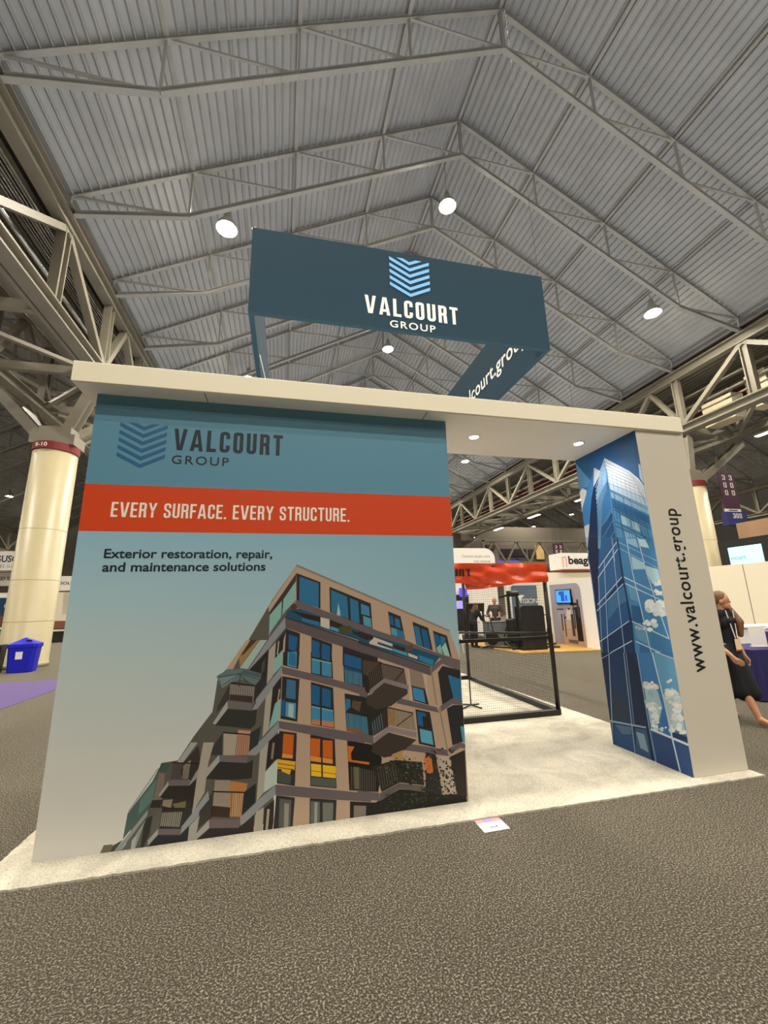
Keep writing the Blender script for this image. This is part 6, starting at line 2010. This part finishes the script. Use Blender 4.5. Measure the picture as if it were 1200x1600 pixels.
mb = MB(); mb.v = [(x*.8, y*.9, 0) for x, y in pts]+[(x*.9, y, .72) for x, y in pts]; mb.f = [tuple(range(6))[::-1], tuple(range(6, 12))]+[(i, (i+1) % 6, 6+(i+1) % 6, 6+i) for i in range(6)]; mb.c = [None]*8; bevel(mb.build('body', BLACKP, t), .012); MB().box((0, 0, .73), (.6, .42, .04)).build('rim', BLACKP, t)
hs = thing('hanging_sign', 'white hanging sign with large grey capitals behind the cream column', 'hanging sign', (-13.6, 18, 3.48))
MB().box((1.9, .5, .42), (3.8, 1.0, .84)).build('sign_box', VP, hs); text_obj('lettering', 'FERGUSON', 2.02, 3.68, .36, .3, lambda x, z, d: (x, -.004-d, z), LETD, hs, bold=.02); text_obj('lettering', 'FACILITIES SUPPLY', 2.05, 3.66, .1, .15, front(-.004), mat('grey_lettering', '8a8680', .5), hs, bold=0)
for x in (.3, 3.5): MB().tube((x, .5, .84), (x, .5, 14), .006, .006, 6).build('cable', BLACK, hs)
t = sign_wall('exhibit_wall', 'white exhibit wall lettered INSTALLED SERVICES over a dark photo panel', 'exhibit wall', -16, -9.9, 18.6, 0, 3.42, .05)
text_obj('lettering', 'INSTALLED SERVICES', -11.95, -9.95, 3.08, .16, front(-.004), LETD, t, bold=.01)
MB().box((-13, -.02, 2.68), (5.9, .03, .28)).build('dark_strip', mat('dark_strip', '3a2c2c', .6), t)
mb = MB(); mb.add([(-13.5, -.03, .1), (-10.2, -.03, .1), (-10.2, -.03, 2.3), (-13.5, -.03, 2.3), (-13, -.031, .1), (-10.35, -.031, .1), (-10.4, -.031, 1.3), (-10.9, -.031, 1.6), (-12, -.031, 1.2)], [(0, 1, 2, 3), (4, 5, 6, 7, 8)]); mb.c = ['1f3f5c', '6a4a3a']
for k in range(14): 
    a = k*2*PI/14; mb.add([(-10.62+.12*math.cos(a), -.032, 1.95+.12*math.sin(a)), (-10.62+.12*math.cos(a+.35), -.032, 1.95+.12*math.sin(a+.35)), (-10.62+.08*math.cos(a+.35), -.032, 1.95+.08*math.sin(a+.35)), (-10.62+.08*math.cos(a), -.032, 1.95+.08*math.sin(a))], [(0, 1, 2, 3)], 'c8d4e0')
mb.build('printed_photo', PRINT, t)
t = thing('counter', 'teal counter in front of the dark photo panel', 'counter', (-10.9, 17.4, 0)); MB().box((0, 0, .5), (1.6, .6, .98)).build('cabinet', mat('teal_board', '2f6a64', .6), t); MB().box((0, 0, 1.01), (1.7, .66, .04)).build('top', VP, t)
hs = thing('hanging_sign', 'white hanging sign in the gap beside the mural wall', 'hanging sign', (-14.4, 30, 3.1)); MB().box((1.2, .4, .5), (2.4, .8, 1.0)).build('sign_box', VP, hs); text_obj('lettering', 'SOLUTIONS', .42, 2.3, .42, .2, front(-.004), LETD, hs, bold=.02)
for x in (.3, 2.1): MB().tube((x, .4, 1.0), (x, .4, 14), .006, .006, 6).build('cable', BLACK, hs)
t = sign_wall('exhibit_wall', 'cream exhibit wall in the gap beside the mural wall', 'exhibit wall', -17, -11.5, 31.5, 0, 3.05, .05, CW)
t = thing('display_table', 'dark display table in the gap beside the mural wall', 'table', (-10.6, 23.8, 0)); MB().box((0, 0, .72), (1.6, .7, .05)).build('tabletop', BLACKP, t); MB().box((0, 0, .3), (1.4, .5, .55)).build('cabinet', BLACKP, t)
o = MB().box((0, 0, .2), (1.2, .5, .4)).build('storage_box', mat('red_brown_box', '7a4a38', .6), None, (-10.6, 23.8, .747)); tag(o, 'red brown box on the dark display table', 'box')
# ================================================================== people
SKIN = mat('skin', 'c99272', .5); HAIRB = mat('brown_hair', '4a3524', .6, var=.3, scale=30); HAIRG = mat('grey_hair', 'b8b2a8', .6); BLACKCL = mat('black_cloth', '15161c', .85); JACKET = mat('brown_jacket', '4a4038', .8); SHIRT = mat('white_shirt', 'ddd8d0', .7); EYE = mat('eye_dark', '1a1412', .3); LIP = mat('lip', '9a5548', .5); SHOE = mat('shoe', '2a211c', .5)
def blob(name, caps, m, parent, vox=.009, sm_=4):
    mb = MB()
    for c in caps:
        if len(c) == 2: mb.ball(c[0], c[1], 16, 10)
        else:
            p, r1, q, r2 = c; mb.tube(p, q, r1, r2, 14); mb.ball(p, r1, 14, 8); mb.ball(q, r2, 14, 8)
    me = mb.mesh(name); o = bpy.data.objects.new(name, me); COL.objects.link(o)
    r = o.modifiers.new('r', 'REMESH'); r.mode = 'VOXEL'; r.voxel_size = vox; r.use_smooth_shade = True
    s = o.modifiers.new('s', 'SMOOTH'); s.iterations = sm_; s.factor = .5
    bpy.context.view_layer.update()
    m2 = bpy.data.meshes.new_from_object(o.evaluated_get(bpy.context.evaluated_depsgraph_get()))
    bpy.data.objects.remove(o); bpy.data.meshes.remove(me)
    for p in m2.polygons: p.use_smooth = True
    m2.materials.clear(); m2.materials.append(m); o = bpy.data.objects.new(name, m2); COL.objects.link(o); o.parent = parent; return o
V3 = Vector
def hand(wrist, tip, palm_n, out):
    """palm, four bent fingers and a thumb between wrist and tip"""
    wr, tp = V3(wrist), V3(tip); d = (tp-wr).normalized(); n = V3(palm_n).normalized(); side = d.cross(n).normalized(); L_ = (tp-wr).length
    k = wr+d*L_*.5
    out.append((wr+d*.01, .02, k, .021))
    for s in (-.024, -.008, .008): out.append((wr+d*.02+side*s, .014, k+side*s*1.2, .013))
    for i, s in enumerate((-.03, -.010, .010, .029)):
        l = L_*(.40, .48, .45, .36)[i]; a = k+side*s*.95; b_ = a+d*l*.55+side*s*.1; c = b_+(d*.8+n*.6).normalized()*l*.5
        out += [(a, .0095, b_, .009), (b_, .009, c, .0075)]
    a = wr+d*L_*.2-side*.026; b_ = a+(d*.7-side*.6+n*.3).normalized()*.045; c = b_+(d*.95+n*.25).normalized()*.035
    out += [(a, .013, b_, .011), (b_, .011, c, .009)]
def person(label, loc, rz, P_, cloth, hair, name='person', vox=.009):
    """rz: heading; local +y forward, +x the person's right"""
    t = thing(name, label, 'person', loc, rz)
    H_ = P_.get('h', 1.72)/1.72; s = lambda *p: V3(p)*H_
    hd_ = s(*P_.get('head', (0, .03, 1.60))); turn_ = P_.get('turn', 0)
    fx = V3((math.sin(turn_), math.cos(turn_), 0)); sx = V3((fx.y, -fx.x, 0))
    hip = s(*P_.get('hip', (0, 0, .93))); chest = s(*P_.get('chest', (0, .01, 1.27))); neck = s(*P_.get('neck', (0, .0, 1.46)))
    sw = P_.get('sw', .19)*H_
    arms = P_['arms']; legs = P_['legs']
    B = []
    B += [(neck-V3((0, 0, .06)), .055*H_, hd_-V3((0, 0, .05))-fx*.02, .05*H_)]
    B += [(hd_+V3((0, 0, .025)), (.076*H_, .094*H_, .105*H_)), (hd_+fx*.028-V3((0, 0, .055)), (.054*H_, .058*H_, .06*H_)), (hd_+fx*.064-V3((0, 0, .092)), .02)]
    B += [(hd_+fx*.078+V3((0, 0, .018)), .010, hd_+fx*.094-V3((0, 0, .020)), .0115)]
    for k in (-1, 1): B += [(hd_+sx*k*.078*H_-V3((0, 0, .01)), (.012, .022, .032))]
    sl = P_.get('slim', 1)*H_; X_ = V3((1, 0, 0))
    B += [(chest-X_*.07, .10*sl, chest+X_*.07, .10*sl), (hip-X_*.07, .10*sl, hip+X_*.07, .10*sl), (hip, .11*sl, chest, .115*sl), (chest+V3((0, 0, .1)), .07*H_, neck-V3((0, 0, .04)), .05*H_)]
    for k, (el, wr, tp, n) in zip((1, -1), arms):
        sh = chest+V3((k*sw, 0, .11*H_)) if 'sh' not in P_ else s(*P_['sh'][0 if k > 0 else 1])
        B += [(chest+V3((0, 0, .1*H_)), .06, sh, .055), (sh, .05*H_, s(*el), .04*H_), (s(*el), .04*H_, s(*wr), .027*H_)]; hand(s(*wr), s(*tp), n, B)
    for k, (kn, an, toe) in zip((1, -1), legs):
        hj = hip+V3((k*.09*H_, 0, -.03)); B += [(hj, .085*H_, s(*kn), .055*H_), (s(*kn), .055*H_, s(*kn)*.6+s(*an)*.4, .052*H_), (s(*kn)*.6+s(*an)*.4, .052*H_, s(*an), .035*H_), (s(*an), .034, s(*toe), .026), (s(*an), .036, s(*an)+V3((0, 0, -.03)), .036)]
    body = blob('body', B, SKIN, t, vox)
    mb = MB()
    for k in (-1, 1): mb.ball(hd_+fx*.080+sx*k*.031+V3((0, 0, .016)), .0085, 8, 6)
    mb.build('eyes', EYE, t, smooth=True); MB().ball(hd_+fx*.082-V3((0, 0, .055)), (.020, .008, .007), 10, 6).build('mouth', LIP, t, smooth=True)
    hc = [(hd_-fx*.018+V3((0, 0, .045)), (.084*H_, .10*H_, .10*H_))] if P_.get('bald', 0) == 0 else [(hd_-fx*.05+V3((0, 0, -.0)), (.082, .062, .07))]
    for c in P_.get('hair', []): hc.append((V3(c[0])*H_, c[1], V3(c[2])*H_, c[3]))
    hair_o = blob('hair', hc, hair, t, .01, 3)
    for nm, m, caps in cloth(hip, chest, neck, sw, H_, s, arms, legs, P_): blob(nm, caps, m, t, .011, 5)
    return t
def suit(jm, tm):
    def f(hip, chest, neck, sw, H_, s, arms, legs, P_):
        C = [(chest-V3((.07, 0, 0)), .125, chest+V3((.07, 0, 0)), .125), (hip-V3((.06, 0, .04)), .125, hip+V3((.06, 0, -.04)), .125), (hip, .13, chest, .135), (chest+V3((0, 0, .08)), .085, neck-V3((0, 0, .05)), .065)]
        for k, (el, wr, tp, n) in zip((1, -1), arms):
            sh = chest+V3((k*sw, 0, .11*H_)); C += [(chest+V3((0, 0, .1)), .075, sh, .068), (sh, .066, s(*el), .054), (s(*el), .054, s(*wr)*.9+s(*el)*.1, .042)]
        T_ = [(hip-V3((.06, 0, 0)), .118, hip+V3((.06, 0, 0)), .118)]; Z = []
        for k, (kn, an, toe) in zip((1, -1), legs):
            hj = hip+V3((k*.09, 0, -.03)); T_ += [(hj, .1, s(*kn), .072), (s(*kn), .072, s(*an)+V3((0, 0, .03)), .058)]; Z += [(s(*an)-V3((0, 0, .02)), .045, s(*toe), .036)]
        return [('top', jm, C), ('trousers', tm, T_), ('shoes', SHOE, Z)]
    return f
stand = [((.1, .02, .5), (.1, 0, .08), (.1, .15, .03)), ((-.1, .02, .5), (-.1, 0, .08), (-.1, .15, .03))]
person('man in a brown jacket and white shirt standing behind the grey counter', (9.55, 11.75, .02), 2.6, dict(h=1.74, bald=1, turn=.3, arms=[((.3, .0, 1.1), (.18, .25, 1.02), (.05, .33, .98), (-.5, 0, -1)), ((-.3, .0, 1.1), (-.2, .25, 1.0), (-.06, .34, .98), (.5, 0, -1))], legs=stand), suit(JACKET, BLACKCL), HAIRG)
person('woman in black with long brown hair bending forward at the edge of the mural wall', (8.16, 10.85, 0), -1.2, dict(h=1.62, head=(0, .22, 1.53), chest=(0, .12, 1.24), neck=(0, .16, 1.41), arms=[((.26, .22, 1.05), (.2, .42, .98), (.16, .56, .92), (0, 0, -1)), ((-.26, .22, 1.05), (-.2, .42, .96), (-.16, .56, .9), (0, 0, -1))], hair=[((0, .2, 1.55), .08, (0, .05, 1.30), .085), ((.06, .15, 1.5), .06, (.1, .1, 1.25), .06)], legs=stand), suit(BLACKCL, BLACKCL), HAIRB)
person('dark haired person in a grey top mostly hidden by the mural wall edge', (7.45, 11.3, 0), -2.4, dict(h=1.63, arms=[((.3, .05, 1.08), (.24, .25, .95), (.2, .38, .88), (0, 0, -1)), ((-.28, .0, 1.1), (-.28, .06, .86), (-.28, .1, .7), (1, 0, 0))], hair=[((0, .0, 1.6), .09, (0, -.05, 1.38), .08)], legs=stand), suit(mat('grey_top', '6a6260', .8), BLACKCL), HAIRB)
# the woman in the black dress beside the pillar; local axes: +y the way she walks
def dress(hip, chest, neck, sw, H_, s, arms, legs, P_):
    sl = P_.get('slim', 1)*H_; X_ = V3((1, 0, 0)); g = .014
    C = [(chest-X_*.07, .10*sl+g, chest+X_*.07, .10*sl+g), (hip, .11*sl+g, chest, .115*sl+g), (chest+V3((0, 0, .1)), .07*H_+g, neck-V3((0, 0, .075)), .05*H_+g)]
    C += [(chest+V3((k*.045, .07, .02)), .055) for k in (-1, 1)]
    for k, (el, wr, tp, n) in zip((1, -1), arms):
        sh = chest+V3((k*sw, 0, .11*H_)); C += [(chest+V3((0, 0, .1*H_)), .06+g, sh, .055+g), (sh, .05*H_+g, sh*.35+s(*el)*.65, .043*H_+g)]
    K = [(hip+V3((0, 0, .1)), .105*sl+g, hip, .125)]
    for x, y, r in ((-.12, .02, .11), (.12, -.02, .11), (0, .18, .1), (0, -.14, .11), (.05, .12, .11), (-.06, .1, .11)): K += [(hip, .12, V3((x, y, .37)), r)]
    for k, (kn, an, toe) in zip((1, -1), legs): hj = hip+V3((k*.09*H_, 0, -.03)); K += [(hj, .085*H_+g, hj*.15+s(*kn)*.85, .07)]
    sl_ = []
    for k, (kn, an, toe) in zip((1, -1), legs): sl_ += [(s(*an)-V3((0, 0, .035)), .03, s(*toe)-V3((0, 0, .012)), .022)]
    return [('dress_top', BLACKCL, C), ('skirt', BLACKCL, K), ('shoes', mat('tan_shoe', 'b08a60', .5), sl_)]
hx = lambda sv, dv: (sv*.6+dv*.8, sv*-.8+dv*.6)
ang = math.atan2(-.8*.8-.6*.5, .6*.8-.8*.5)  # heading in the ground plane
fw_ = V3((math.cos(ang), math.sin(ang), 0))
wl = hx(-.20, 0)
lady = person('woman in a black dress with a white lanyard walking past the web address pillar', (7.5+wl[0], .95+wl[1], 0), ang-PI/2, dict(h=1.68, sw=.165, slim=.84, turn=-.5, head=(0, .03, 1.56), arms=[((.24, -.02, 1.02), (.22, .16, .86), (.20, .285, .74), (-1, .2, -.3)), ((-.23, -.04, 1.05), (-.25, .02, .82), (-.25, .05, .66), (1, 0, 0))], hair=[((0, -.06, 1.58), .075, (0, -.10, 1.30), .07), ((-.05, -.02, 1.57), .05, (-.12, .05, 1.40), .05), ((-.12, .05, 1.40), .05, (-.15, .10, 1.27), .06), ((-.15, .10, 1.27), .06, (-.14, .10, 1.10), .035), ((.06, -.03, 1.58), .04, (.065, -.06, 1.42), .045), ((.03, .03, 1.645), .04, (.07, -.02, 1.56), .035)], legs=[((.08, .12, .5), (.08, .26, .09), (.08, .42, .035)), ((-.08, -.02, .5), (-.08, -.22, .12), (-.08, -.1, .035))]), dress, mat('light_brown_hair', '7a5a3e', .55, var=.35, scale=40), vox=.0065)
MB().bar((.07, .105, 1.40), (.03, .135, 1.04), .016, .003, (0, 1, 0)).bar((-.07, .105, 1.40), (-.01, .135, 1.04), .016, .003, (0, 1, 0)).build('lanyard', SHIRT, lady)
bd = MB().box((.01, .14, .955), (.105, .004, .15)).build('badge', mat('badge_paper', 'e6cfae', .5), lady); MB().box((.01, .1425, .885), (.105, .003, .02)).build('badge_stripe', mat('badge_red', 'a03a28', .5), bd)

# far cross truss seen over the beagle sign
t = thing('cross_truss', 'zigzag steel truss near the far wall above the beagle sign', 'truss', (24.5, 42.5, 0))
for z in (6.2, 9.0): MB().bar((0, 0, z), (26, 0, z), .3, .3).build('chord', GSTEEL, t)
for k in range(8): MB().bar((k*3.2, 0, 6.2), (k*3.2+1.6, 0, 9.0), .2, .2).build('diagonal', GSTEEL, t); MB().bar((k*3.2+1.6, 0, 9.0), (k*3.2+3.2, 0, 6.2), .2, .2).build('diagonal', GSTEEL, t)
for x in (.2, 25.8): MB().bar((x, 0, 0), (x, 0, 9), .3, .3).build('post', GSTEEL, t)
